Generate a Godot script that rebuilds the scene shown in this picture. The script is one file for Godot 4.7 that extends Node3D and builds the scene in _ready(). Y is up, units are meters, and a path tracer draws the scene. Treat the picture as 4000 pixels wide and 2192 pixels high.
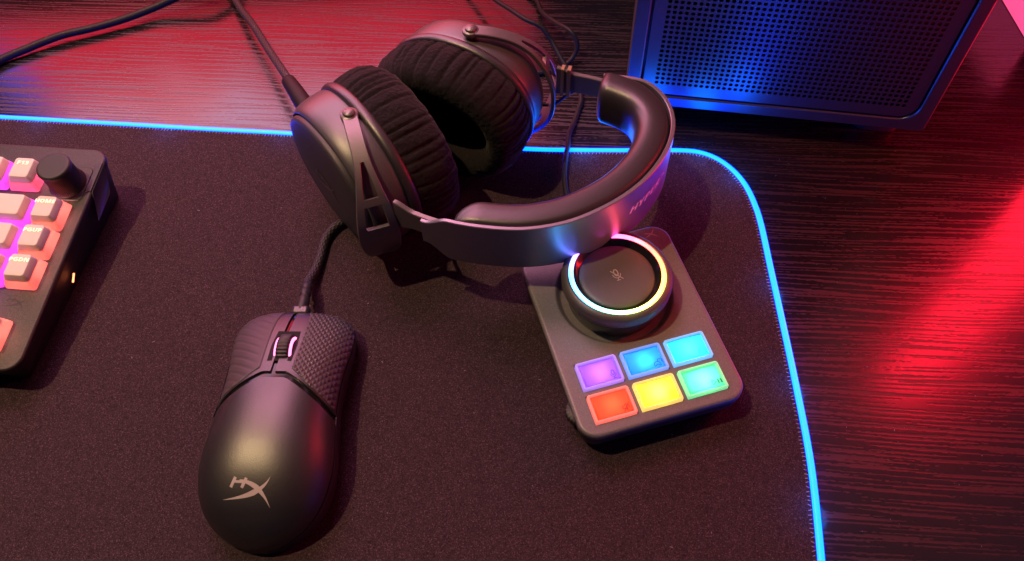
extends Node3D

const MM := 0.001
const UP := Vector3.UP

var M := {}

# ---------------------------------------------------------------- helpers: materials
func lin(r: float, g: float, b: float) -> Color:
	return Color(r, g, b).linear_to_srgb()

func mat(called: String, c: Color, rough: float, metal := 0.0, spec := 0.5) -> StandardMaterial3D:
	var m := StandardMaterial3D.new()
	m.resource_name = called
	m.albedo_color = c
	m.roughness = rough
	m.metallic = metal
	m.metallic_specular = spec
	M[called] = m
	return m

func glow(called: String, r: float, g: float, b: float, energy: float, base := Color(0.02, 0.02, 0.02)) -> StandardMaterial3D:
	var m := mat(called, base, 0.5)
	m.emission_enabled = true
	m.emission = lin(r, g, b)
	m.emission_energy_multiplier = energy
	return m

func tex(im: Image) -> ImageTexture:
	return ImageTexture.create_from_image(im)

func noise(kind: int, freq: float, s: int, oct := 1) -> FastNoiseLite:
	var n := FastNoiseLite.new()
	n.noise_type = kind
	n.frequency = freq
	n.seed = s
	n.fractal_type = FastNoiseLite.FRACTAL_FBM if oct > 1 else FastNoiseLite.FRACTAL_NONE
	n.fractal_octaves = oct
	return n

func grey_noise(size: int, freq: float, s: int, lo: float, hi: float, oct := 3, kind := FastNoiseLite.TYPE_SIMPLEX) -> ImageTexture:
	var n := noise(kind, freq, s, oct)
	var im := n.get_seamless_image(size, size)
	im.convert(Image.FORMAT_L8)
	var d := im.get_data()
	for i in d.size():
		d[i] = int(255.0 * lerpf(lo, hi, d[i] / 255.0))
	return tex(Image.create_from_data(size, size, false, Image.FORMAT_L8, d))

func speckle(size: int, s: int, base: float, spread: float, chance: float, bright: float) -> ImageTexture:
	var rng := RandomNumberGenerator.new()
	rng.seed = s
	var d := PackedByteArray()
	d.resize(size * size)
	for i in d.size():
		var v := base + spread * (rng.randf() + rng.randf() - 1.0)
		if rng.randf() < chance:
			v = base + bright * (0.4 + 0.6 * rng.randf())
		d[i] = int(clampf(v, 0.0, 1.0) * 255.0)
	return tex(Image.create_from_data(size, size, false, Image.FORMAT_L8, d))

func relief(m: StandardMaterial3D, t: Texture2D, cm: float) -> void:
	m.heightmap_enabled = true
	m.heightmap_texture = t
	m.heightmap_scale = cm

func planar(m: StandardMaterial3D, per_metre: float, in_world := false) -> void:
	m.uv1_triplanar = true
	m.uv1_world_triplanar = in_world
	m.uv1_scale = Vector3.ONE * per_metre
	m.uv1_triplanar_sharpness = 4.0

# ---------------------------------------------------------------- helpers: meshes
func v(x: float, y: float, z: float) -> Vector3:
	return Vector3(x, y, z) * MM

func start() -> SurfaceTool:
	var st := SurfaceTool.new()
	st.begin(Mesh.PRIMITIVE_TRIANGLES)
	st.set_smooth_group(0)
	return st

func put(called: String, mesh: Mesh, m: Material, parent: Node) -> MeshInstance3D:
	var o := MeshInstance3D.new()
	o.name = called
	o.mesh = mesh
	o.material_override = m
	o.cast_shadow = GeometryInstance3D.SHADOW_CASTING_SETTING_DOUBLE_SIDED
	parent.add_child(o, true)
	return o

func done(called: String, st: SurfaceTool, m: Material, parent: Node) -> MeshInstance3D:
	st.generate_normals()
	return put(called, st.commit(), m, parent)

func thing(called: String, label: String, category: String, xf := Transform3D(), group := "") -> Node3D:
	var o := Node3D.new()
	o.name = called
	add_child(o, true)
	o.transform = xf
	o.set_meta("label", label)
	o.set_meta("category", category)
	if group:
		o.set_meta("group", group)
	return o

func tri(st: SurfaceTool, a: Vector3, b: Vector3, c: Vector3) -> void:
	# counter-clockwise a b c seen from outside
	st.add_vertex(a)
	st.add_vertex(c)
	st.add_vertex(b)

func quad(st: SurfaceTool, a: Vector3, b: Vector3, c: Vector3, d: Vector3) -> void:
	tri(st, a, b, c)
	tri(st, a, c, d)

# rows of points; outward is (next row - row) x (next column - column), or the opposite when flipped
func grid(st: SurfaceTool, g: Array, loop_rows := false, loop_cols := false, flip := false, uv := false) -> void:
	var nr := g.size()
	var nc: int = g[0].size()
	for i in (nr if loop_rows else nr - 1):
		var i2 := (i + 1) % nr
		for j in (nc if loop_cols else nc - 1):
			var j2 := (j + 1) % nc
			var q := [[i, j], [i2, j], [i2, j2], [i, j2]]
			if flip:
				q = [q[0], q[3], q[2], q[1]]
			for k in [0, 2, 1, 0, 3, 2]:
				var at: Array = q[k]
				if uv:
					var ui := float(at[0])
					var uj := float(at[1])
					if loop_rows and i2 == 0 and at[0] == 0:
						ui = nr
					if loop_cols and j2 == 0 and at[1] == 0:
						uj = nc
					st.set_uv(Vector2(ui / float(nr), uj / float(nc)))
				st.add_vertex(g[at[0]][at[1]])

func fan(st: SurfaceTool, ring: PackedVector3Array, flip := false) -> void:
	var c := Vector3.ZERO
	for p in ring:
		c += p
	c /= ring.size()
	for i in ring.size():
		var a := ring[i]
		var b := ring[(i + 1) % ring.size()]
		if flip:
			tri(st, c, b, a)
		else:
			tri(st, c, a, b)

func rrect(w: float, d: float, r: float, seg := 6) -> PackedVector2Array:
	# counter-clockwise in x, z (seen with z up on the page), centred
	var o := PackedVector2Array()
	var cs := [Vector2(w / 2 - r, d / 2 - r), Vector2(-w / 2 + r, d / 2 - r), Vector2(-w / 2 + r, -d / 2 + r), Vector2(w / 2 - r, -d / 2 + r)]
	for k in 4:
		for i in seg + 1:
			var a := (k + float(i) / seg) * PI / 2
			o.append(cs[k] + Vector2(cos(a), sin(a)) * r)
	return o

func inset(o: PackedVector2Array, d: float) -> PackedVector2Array:
	if d == 0.0:
		return o
	var out := PackedVector2Array()
	var n := o.size()
	for i in n:
		var e1 := (o[i] - o[(i + n - 1) % n]).normalized()
		var e2 := (o[(i + 1) % n] - o[i]).normalized()
		var n1 := Vector2(-e1.y, e1.x)
		var n2 := Vector2(-e2.y, e2.x)
		var m := (n1 + n2).normalized()
		out.append(o[i] + m * d / maxf(0.4, m.dot(n1)))
	return out

# outline in x, z; levels of [inset, y] from the bottom up
func slab(st: SurfaceTool, o: PackedVector2Array, levels: Array, xf := Transform3D(), bottom := true, top := true) -> void:
	var rings := []
	for l in levels:
		var r := PackedVector3Array()
		for p in inset(o, l[0]):
			r.append(xf * Vector3(p.x, l[1], p.y))
		rings.append(r)
	st.set_smooth_group(0)
	grid(st, rings, false, true)
	st.set_smooth_group(1)
	if top:
		cap(st, inset(o, levels[-1][0]), levels[-1][1], xf, false)
	st.set_smooth_group(2)
	if bottom:
		cap(st, inset(o, levels[0][0]), levels[0][1], xf, true)
	st.set_smooth_group(0)

func cap(st: SurfaceTool, o: PackedVector2Array, y: float, xf: Transform3D, down: bool) -> void:
	var t := Geometry2D.triangulate_polygon(o)
	for i in range(0, t.size(), 3):
		var p := []
		for k in 3:
			p.append(xf * Vector3(o[t[i + k]].x, y, o[t[i + k]].y))
		var area := (o[t[i + 1]] - o[t[i]]).cross(o[t[i + 2]] - o[t[i]])
		# positive area in x, z faces down
		if (area > 0) == down:
			tri(st, p[0], p[1], p[2])
		else:
			tri(st, p[0], p[2], p[1])

func bevels(y0: float, y1: float, b: float, seg := 3) -> Array:
	var l := []
	for i in seg + 1:
		var a := PI / 2 * i / seg
		l.append([b * (1 - sin(a)), y0 + b * (1 - cos(a))])
	for i in seg + 1:
		var a := PI / 2 * i / seg
		l.append([b * (1 - cos(a)), y1 - b * (1 - sin(a))])
	return l

func box(st: SurfaceTool, size: Vector3, xf := Transform3D(), b := 0.0) -> void:
	var r := maxf(b, 0.00005)
	slab(st, rrect(size.x, size.z, r, 2 if b > 0.0 else 1), bevels(-size.y / 2, size.y / 2, r, 2 if b > 0.0 else 1), xf)

# profile of [radius, y] from the bottom or inside round the y axis; outward when the profile runs up on the outside
func lathe(st: SurfaceTool, profile: Array, seg: int, xf := Transform3D(), ripple := 0, depth := 0.0, uv := false) -> void:
	var rows := []
	for p in profile:
		var r := PackedVector3Array()
		for i in seg:
			var a := TAU * i / seg
			var rad: float = p[0]
			if ripple and p.size() > 2:
				rad += depth * cos(a * ripple)
			r.append(xf * Vector3(cos(a) * rad, p[1], sin(a) * rad))
		rows.append(r)
	grid(st, rows, false, true, false, uv)

func smooth_path(p: Array, per: int) -> PackedVector3Array:
	var out := PackedVector3Array()
	for i in p.size() - 1:
		var a: Vector3 = p[maxi(i - 1, 0)]
		var b: Vector3 = p[i]
		var c: Vector3 = p[i + 1]
		var d: Vector3 = p[mini(i + 2, p.size() - 1)]
		for k in per:
			out.append(b.cubic_interpolate(c, a, d, float(k) / per))
	out.append(p[-1])
	return out

func mm_path(a: Array, per: int) -> PackedVector3Array:
	var p := []
	for q in a:
		p.append(v(q[0], q[1], q[2]))
	return smooth_path(p, per)

func tube(st: SurfaceTool, path: PackedVector3Array, radius: float, seg := 10, radii := PackedFloat32Array(), uv_len := 0.0) -> void:
	var rows := []
	var side := Vector3.ZERO
	for i in path.size():
		var t := (path[mini(i + 1, path.size() - 1)] - path[maxi(i - 1, 0)]).normalized()
		if side == Vector3.ZERO:
			side = t.cross(UP)
			if side.length() < 0.1:
				side = t.cross(Vector3.RIGHT)
		side = (side - t * side.dot(t)).normalized()
		var up := side.cross(t)
		var r := radius if radii.is_empty() else radii[i]
		var ring := PackedVector3Array()
		for k in seg:
			var a := TAU * k / seg
			ring.append(path[i] + (side * cos(a) + up * sin(a)) * r)
		rows.append(ring)
	if uv_len > 0.0:
		var along := 0.0
		for i in path.size() - 1:
			var nxt := along + path[i].distance_to(path[i + 1]) / uv_len
			for k in seg:
				var k2 := (k + 1) % seg
				var q := [[i, k, along], [i + 1, k, nxt], [i + 1, k + 1, nxt], [i, k + 1, along]]
				for w in [0, 2, 1, 0, 3, 2]:
					st.set_uv(Vector2(q[w][2], q[w][1] / float(seg)))
					st.add_vertex(rows[q[w][0]][q[w][1] % seg])
			along = nxt
	else:
		grid(st, rows, false, true)
	fan(st, rows[0], false)
	fan(st, rows[-1], true)

# a flat stroke of varying width on a surface given by a mapping of x, y to a point
func stroke(st: SurfaceTool, pts: PackedVector2Array, w0: float, w1: float, w2: float, on: Callable) -> void:
	var n := pts.size()
	for i in n - 1:
		var q := []
		for k in [i, i + 1]:
			var t := float(k) / (n - 1)
			var w := lerpf(w0, w1, t * 2) if t < 0.5 else lerpf(w1, w2, t * 2 - 1)
			var d := (pts[mini(k + 1, n - 1)] - pts[maxi(k - 1, 0)]).normalized()
			var s := Vector2(-d.y, d.x) * w / 2
			q.append(on.call(pts[k] + s))
			q.append(on.call(pts[k] - s))
		quad(st, q[0], q[1], q[3], q[2])

func bez(a: Vector2, b: Vector2, c: Vector2, n := 12) -> PackedVector2Array:
	var o := PackedVector2Array()
	for i in n + 1:
		var t := float(i) / n
		o.append(a.lerp(b, t).lerp(b.lerp(c, t), t))
	return o

func arc(c: Vector2, rx: float, ry: float, a0: float, a1: float, n := 16) -> PackedVector2Array:
	var o := PackedVector2Array()
	for i in n + 1:
		var a := deg_to_rad(lerpf(a0, a1, float(i) / n))
		o.append(c + Vector2(cos(a) * rx, sin(a) * ry))
	return o

func seg2(x0: float, y0: float, x1: float, y1: float, n := 4) -> PackedVector2Array:
	var o := PackedVector2Array()
	for i in n + 1:
		o.append(Vector2(x0, y0).lerp(Vector2(x1, y1), float(i) / n))
	return o

# the winged emblem, drawn about 24 units wide; y up
func emblem(st: SurfaceTool, on: Callable, k := 1.0) -> void:
	var s := func(p: Vector2) -> Vector3: return on.call(p * k)
	stroke(st, seg2(-5.6, 6.2, -7.6, 1.8), 1.5, 1.5, 1.5, s)
	stroke(st, seg2(-0.2, 5.8, -2.2, 1.5), 1.5, 1.5, 1.5, s)
	stroke(st, seg2(-6.0, 4.3, -1.6, 4.0), 1.1, 1.1, 1.1, s)
	stroke(st, bez(Vector2(-3.5, 4.6), Vector2(6.5, 4.0), Vector2(11.8, -6.6), 18), 1.0, 2.4, 0.05, s)
	stroke(st, bez(Vector2(11.2, 6.6), Vector2(7.5, -2.6), Vector2(-11.6, -3.3), 22), 0.05, 2.5, 0.05, s)

func frame(o: Vector3, x: Vector3, y: Vector3) -> Transform3D:
	return Transform3D(Basis(x, y, x.cross(y)), o)

func turned(at: Vector3, deg: float) -> Transform3D:
	return Transform3D(Basis(UP, deg_to_rad(deg)), at)

func lamp(kind: Light3D, called: String, at: Vector3, r: float, g: float, b: float, energy: float, size: float, parent: Node) -> Light3D:
	kind.name = called
	kind.position = at
	kind.light_color = lin(r, g, b)
	kind.light_energy = energy
	kind.light_size = size
	kind.shadow_enabled = true
	if kind is OmniLight3D:
		kind.omni_range = 4.0
		kind.omni_attenuation = 2.0
	parent.add_child(kind, true)
	return kind

# ================================================================ scene
func _ready() -> void:
	camera_and_light()
	materials()
	desk_and_wall()
	mouse_pad()
	computer_case()
	headset()
	keyboard()
	controller()
	mouse()
	cables()
	room_lamps()
	dust()

const KEY_AT := Vector3(-1.05, 2.5, -0.36)

func camera_and_light() -> void:
	var pitch := deg_to_rad(56.0)
	var roll := deg_to_rad(-1.9)
	var fwd := Vector3(0, -sin(pitch), -cos(pitch))
	var right := Vector3.RIGHT
	var up := right.cross(fwd)
	var r := right * cos(roll) + up * sin(roll)
	var u := up * cos(roll) - right * sin(roll)
	var cam := Camera3D.new()
	cam.name = "camera"
	cam.transform = Transform3D(Basis(r, u, -fwd), Vector3(0, 0.385, 0))
	cam.fov = rad_to_deg(2.0 * atan(1096.0 / 3109.0))
	cam.near = 0.02
	cam.far = 20.0
	add_child(cam)
	var we := WorldEnvironment.new()
	we.name = "environment"
	var e := Environment.new()
	e.background_mode = Environment.BG_COLOR
	e.background_color = lin(0.009, 0.009, 0.032)
	e.tonemap_mode = Environment.TONE_MAPPER_LINEAR
	e.tonemap_exposure = 1.0
	e.sdfgi_enabled = true
	e.ssao_enabled = true
	e.ssil_enabled = true
	we.environment = e
	add_child(we)

func materials() -> void:
	# desk: black embossed wood grain
	var w := 2048
	var h := 1280
	var n1 := noise(FastNoiseLite.TYPE_SIMPLEX_SMOOTH, 1.0, 11)
	var n2 := noise(FastNoiseLite.TYPE_SIMPLEX_SMOOTH, 1.0, 12)
	var n3 := noise(FastNoiseLite.TYPE_SIMPLEX, 1.0, 13)
	var hd := PackedByteArray()
	hd.resize(w * h)
	var rd := PackedByteArray()
	rd.resize(w * h)
	for y in h:
		var z := y * 0.42
		for x in w:
			var xm := x * 0.48
			var warp := 2.0 * n2.get_noise_2d(xm / 190.0, z / 40.0)
			var a := n1.get_noise_2d(xm / 105.0, (z + warp) / 1.9)
			var b := n3.get_noise_2d(xm / 5.0, z / 0.9)
			var g := smoothstep(0.16, 0.32, a + 0.14 * b)
			var hgt := 0.78 - 0.55 * g
			hd[y * w + x] = int(clampf(hgt, 0.0, 1.0) * 255.0)
			rd[y * w + x] = int(clampf(0.20 + 0.20 * g + 0.03 * b, 0.0, 1.0) * 255.0)
	var desk := mat("black_wood", lin(0.006, 0.0055, 0.0055), 1.0, 0.0, 0.7)
	relief(desk, tex(Image.create_from_data(w, h, false, Image.FORMAT_L8, hd)), 0.0065)
	desk.roughness_texture = tex(Image.create_from_data(w, h, false, Image.FORMAT_L8, rd))
	# mat cloth
	var cloth := mat("mat_cloth", lin(0.180, 0.104, 0.140), 0.95, 0.0, 0.3)
	cloth.albedo_texture = speckle(1024, 5, 0.46, 0.24, 0.05, 0.54)
	relief(cloth, speckle(512, 6, 0.5, 0.5, 0.0, 0.0), 0.012)
	cloth.uv1_scale = Vector3(1, 1, 1)
	mat("mat_rubber", lin(0.015, 0.015, 0.016), 0.8)
	mat("thread", lin(0.24, 0.24, 0.28), 0.8)
	# plastics
	var fleck := speckle(256, 7, 0.5, 0.35, 0.02, 0.5)
	var fine := speckle(512, 8, 0.5, 0.5, 0.0, 0.0)
	var sh := mat("headset_shell", lin(0.045, 0.042, 0.045), 0.42, 0.0, 0.7)
	sh.albedo_texture = null
	relief(sh, fine, 0.0022)
	planar(sh, 9.0)
	var sh2 := mat("headset_plate", lin(0.035, 0.032, 0.036), 0.5)
	relief(sh2, fine, 0.002)
	planar(sh2, 9.0)
	var yk := mat("yoke_metal", lin(0.17, 0.155, 0.155), 0.42, 0.6)
	relief(yk, fine, 0.0018)
	planar(yk, 9.0)
	var rb := mat("band_ribbon", lin(0.24, 0.225, 0.26), 0.36, 0.65)
	relief(rb, fine, 0.0012)
	planar(rb, 9.0)
	var lea := mat("leatherette", lin(0.022, 0.018, 0.020), 0.40, 0.0, 0.65)
	relief(lea, grey_noise(512, 0.06, 21, 0.0, 1.0, 3, FastNoiseLite.TYPE_CELLULAR), 0.003)
	planar(lea, 14.0)
	var vel := mat("velour", lin(0.013, 0.010, 0.012), 0.95, 0.0, 0.25)
	vel.rim_enabled = true
	vel.rim = 0.2
	vel.rim_tint = 0.3
	relief(vel, grey_noise(512, 0.03, 22, 0.0, 1.0, 4), 0.05)
	planar(vel, 16.0)
	mat("speaker_cloth", lin(0.008, 0.008, 0.009), 0.95)
	mat("sleeve_black", lin(0.006, 0.006, 0.006), 0.6, 0.0, 0.35)
	mat("matte_black", lin(0.014, 0.013, 0.014), 0.55)
	mat("gloss_black", lin(0.008, 0.008, 0.008), 0.12)
	mat("brass", lin(0.45, 0.34, 0.18), 0.38, 0.8)
	mat("silver_print", lin(0.42, 0.38, 0.36), 0.45)
	mat("band_print", lin(0.75, 0.70, 0.72), 0.4)
	mat("dark_print", lin(0.012, 0.011, 0.012), 0.6)
	mat("faint_print", lin(0.085, 0.07, 0.075), 0.35)
	var rub := mat("cable_rubber", lin(0.014, 0.013, 0.014), 0.55)
	rub.metallic_specular = 0.35
	var br := mat("braid", lin(1, 1, 1), 0.6)
	var bi := Image.create(64, 64, false, Image.FORMAT_RGB8)
	var bh := Image.create(64, 64, false, Image.FORMAT_L8)
	for y in 64:
		for x in 64:
			var s1 := sin((x + y) * TAU / 32.0)
			var s2 := sin((x - y) * TAU / 32.0)
			var t := maxf(s1, s2)
			var c := 0.035 + 0.07 * smoothstep(0.2, 0.9, t)
			if s1 > 0.75 and s2 > 0.2:
				c = 0.30
			bi.set_pixel(x, y, Color(c, c * 0.96, c))
			bh.set_pixel(x, y, Color(t * 0.5 + 0.5, 0, 0))
	br.albedo_texture = tex(bi)
	relief(br, tex(bh), 0.03)
	br.uv1_scale = Vector3(1, 4, 1)
	# mouse
	var ms := mat("mouse_shell", lin(0.012, 0.011, 0.011), 0.42, 0.0, 0.7)
	ms.roughness_texture = null
	relief(ms, fine, 0.006)
	planar(ms, 8.0)
	var mg := mat("mouse_grip", lin(0.050, 0.042, 0.047), 0.5)
	relief(mg, fine, 0.001)
	planar(mg, 8.0)
	# keyboard
	var kp := mat("keyboard_plate", lin(1, 1, 1), 0.45, 0.3)
	kp.albedo_color = lin(0.078, 0.065, 0.068)
	kp.albedo_texture = speckle(512, 9, 0.75, 0.22, 0.01, 0.25)
	planar(kp, 6.0)
	mat("key_top", lin(0.62, 0.57, 0.50), 0.55)
	# controller
	var cb := mat("controller_body", lin(0.31, 0.285, 0.30), 0.42, 0.0, 0.6)
	cb.albedo_texture = speckle(512, 10, 0.72, 0.12, 0.012, 0.28)
	relief(cb, fine, 0.0015)
	planar(cb, 7.0)
	var cd := mat("controller_dark", lin(0.03, 0.029, 0.031), 0.5)
	relief(cd, fine, 0.001)
	planar(cd, 8.0)
	mat("dial_plate", lin(0.075, 0.068, 0.068), 0.5)
	# case
	var cs := mat("case_paint", lin(0.10, 0.118, 0.145), 0.36, 0.85)
	relief(cs, fine, 0.0012)
	planar(cs, 8.0)
	mat("gloss_tab", lin(0.03, 0.028, 0.032), 0.35)
	var mp := mat("mouse_side", lin(0.02, 0.019, 0.02), 0.5)
	relief(mp, fine, 0.0015)
	planar(mp, 8.0)
	mat("dial_side", lin(0.05, 0.05, 0.055), 0.22)
	mat("wall_paint", lin(0.28, 0.275, 0.27), 0.8)

	mat("dust", lin(0.30, 0.29, 0.30), 0.8)

func desk_and_wall() -> void:
	var st := start()
	var y := -0.0035
	var t := 0.03
	var x0 := -1.25
	var x1 := 0.378
	var z0 := -1.15
	var z1 := 0.25
	var turn := Transform2D(deg_to_rad(-5.5), Vector2.ZERO)
	var cx := 28
	var cz := 24
	st.set_smooth_group(-1)
	for i in cx:
		for j in cz:
			var p := []
			for q in [[i, j], [i, j + 1], [i + 1, j + 1], [i + 1, j]]:
				p.append(Vector3(lerpf(x0, x1, q[0] / float(cx)), y, lerpf(z0, z1, q[1] / float(cz))))
			for k in [0, 2, 1, 0, 3, 2]:
				var q: Vector2 = turn * Vector2(p[k].x + 0.54, p[k].z + 0.60)
				st.set_uv(Vector2(q.x / (2048 * 0.00048), q.y / (1280 * 0.00042)))
				st.add_vertex(p[k])
	st.set_uv(Vector2.ZERO)
	var a := Vector3(x0, y, z0)
	var b := Vector3(x1, y, z0)
	var c := Vector3(x1, y, z1)
	var d := Vector3(x0, y, z1)
	var dn := Vector3(0, -t, 0)
	quad(st, d, d + dn, c + dn, c)
	quad(st, c, c + dn, b + dn, b)
	quad(st, b, b + dn, a + dn, a)
	quad(st, a, a + dn, d + dn, d)
	quad(st, a + dn, b + dn, c + dn, d + dn)
	var o := done("desk", st, M.black_wood, self)
	o.set_meta("kind", "structure")
	st = start()
	box(st, Vector3(0.05, 2.2, 2.2), Transform3D(Basis(), Vector3(0.4052, 0.4, -0.5)))
	o = done("wall", st, M.wall_paint, self)
	o.set_meta("kind", "structure")
	# pink-lit surface beyond the case, its light painted in as emission
	glow("painted_pink_light", 1.0, 0.09, 0.25, 0.95, lin(0.7, 0.7, 0.7))
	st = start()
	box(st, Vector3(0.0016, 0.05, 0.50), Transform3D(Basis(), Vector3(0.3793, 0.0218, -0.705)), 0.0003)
	o = done("pink_lit_surface", st, M.painted_pink_light, self)
	o.set_meta("label", "low lit surface at the top right corner, its pink light painted in as glow")
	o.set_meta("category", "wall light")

const STRIP := [[-760, -458], [-660, -446], [-560, -434.5], [-455, -422], [-349, -410], [-276, -401], [-204, -392], [-143, -384.7], [-66, -373.6], [9.6, -364], [45, -361.3], [81.4, -359.4], [104, -358.5], [122, -356.5], [134, -350.5], [143.2, -340], [149.3, -326], [152, -310], [152.7, -294], [151.8, -264], [150.9, -232], [149.4, -187], [146.8, -142], [140.6, -95.5], [132, -40], [124, 20]]

func mouse_pad() -> void:
	var o := thing("mouse_pad", "large dark cloth mouse pad with a glowing blue light strip round its edge", "mouse pad")
	var pts := []
	for p in STRIP:
		pts.append(v(p[0], -0.9, p[1]))
	var path := smooth_path(pts, 6)
	var poly := PackedVector2Array()
	var lips := []
	for i in path.size():
		var t := (path[mini(i + 1, path.size() - 1)] - path[maxi(i - 1, 0)]).normalized()
		var inw := t.cross(UP) * -1.0   # to the inside of the pad
		inw = Vector3(-t.z, 0, t.x)
		lips.append([path[i], t, inw])
		var q: Vector3 = path[i] + inw * 0.0019
		poly.append(Vector2(q.x, q.z))
	poly.append(Vector2(-0.77, 0.02))
	# cloth top and rubber underside
	var st := start()
	st.set_smooth_group(-1)
	var tr := Geometry2D.triangulate_polygon(poly)
	for i in range(0, tr.size(), 3):
		var q := [poly[tr[i]], poly[tr[i + 1]], poly[tr[i + 2]]]
		if (q[1] - q[0]).cross(q[2] - q[0]) > 0:
			q = [q[0], q[2], q[1]]
		for k in [0, 2, 1]:
			st.set_uv(q[k] / 0.33)
			st.add_vertex(Vector3(q[k].x, 0, q[k].y))
	var top := done("cloth_surface", st, M.mat_cloth, o)
	top.set_meta("label", "fine black cloth sheet of the pad")
	st = start()
	var ring := [PackedVector3Array(), PackedVector3Array()]
	for p in poly:
		ring[0].append(Vector3(p.x, -0.0034, p.y))
		ring[1].append(Vector3(p.x, -0.0001, p.y))
	grid(st, ring, false, true)
	done("rubber_base", st, M.mat_rubber, o)
	# light strip, a rounded light guide
	glow("strip_light", 0.0, 0.024, 1.0, 32.0, lin(0.005, 0.02, 0.05))
	st = start()
	var rows := []
	for l in lips:
		var r := PackedVector3Array()
		for k in 9:
			var a := PI * k / 8.0
			r.append(l[0] + l[2] * cos(a) * 0.00185 + UP * (sin(a) * 0.0016))
		r.append(l[0] - l[2] * 0.00185 - UP * 0.0022)
		r.append(l[0] + l[2] * 0.00185 - UP * 0.0022)
		rows.append(r)
	grid(st, rows, false, true)
	done("light_strip", st, M.strip_light, o)
	# stitching
	st = start()
	st.set_smooth_group(-1)
	var rng := RandomNumberGenerator.new()
	rng.seed = 3
	var carry := 0.0
	for i in path.size() - 1:
		var a: Vector3 = lips[i][0]
		var b: Vector3 = lips[i + 1][0]
		if a.x < -0.40 or a.z > -0.06:
			continue
		var l := a.distance_to(b)
		var at := carry
		while at < l:
			var p := a.lerp(b, at / l)
			var inw: Vector3 = lips[i][2]
			var t: Vector3 = lips[i][1]
			var lean := rng.randf_range(-0.5, 0.5)
			var c := p + inw * (0.0033 + rng.randf_range(-0.0002, 0.0002)) + UP * 0.0011
			var d := (inw + t * lean).normalized()
			var len := rng.randf_range(0.0013, 0.0020)
			box(st, Vector3(0.00036, 0.00034, len), Transform3D(Basis(d.cross(UP) * -1.0, UP, d), c))
			at += rng.randf_range(0.0019, 0.0025)
		carry = at - l
	var s := done("stitching", st, M.thread, o)
	s.set_meta("kind", "stuff")
	for p in [[-320, -406], [-230, -395], [-150, -385.5], [50, -361], [90, -359.5], [125, -356], [146, -335], [151, -250], [149, -187], [145, -120]]:
		lamp(OmniLight3D.new(), "strip_lamp", v(p[0], 5, p[1]), 0.0, 0.20, 1.0, 0.0010 if p[0] > 0 and p[1] < -300 else 0.0004, 0.004, o)

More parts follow.
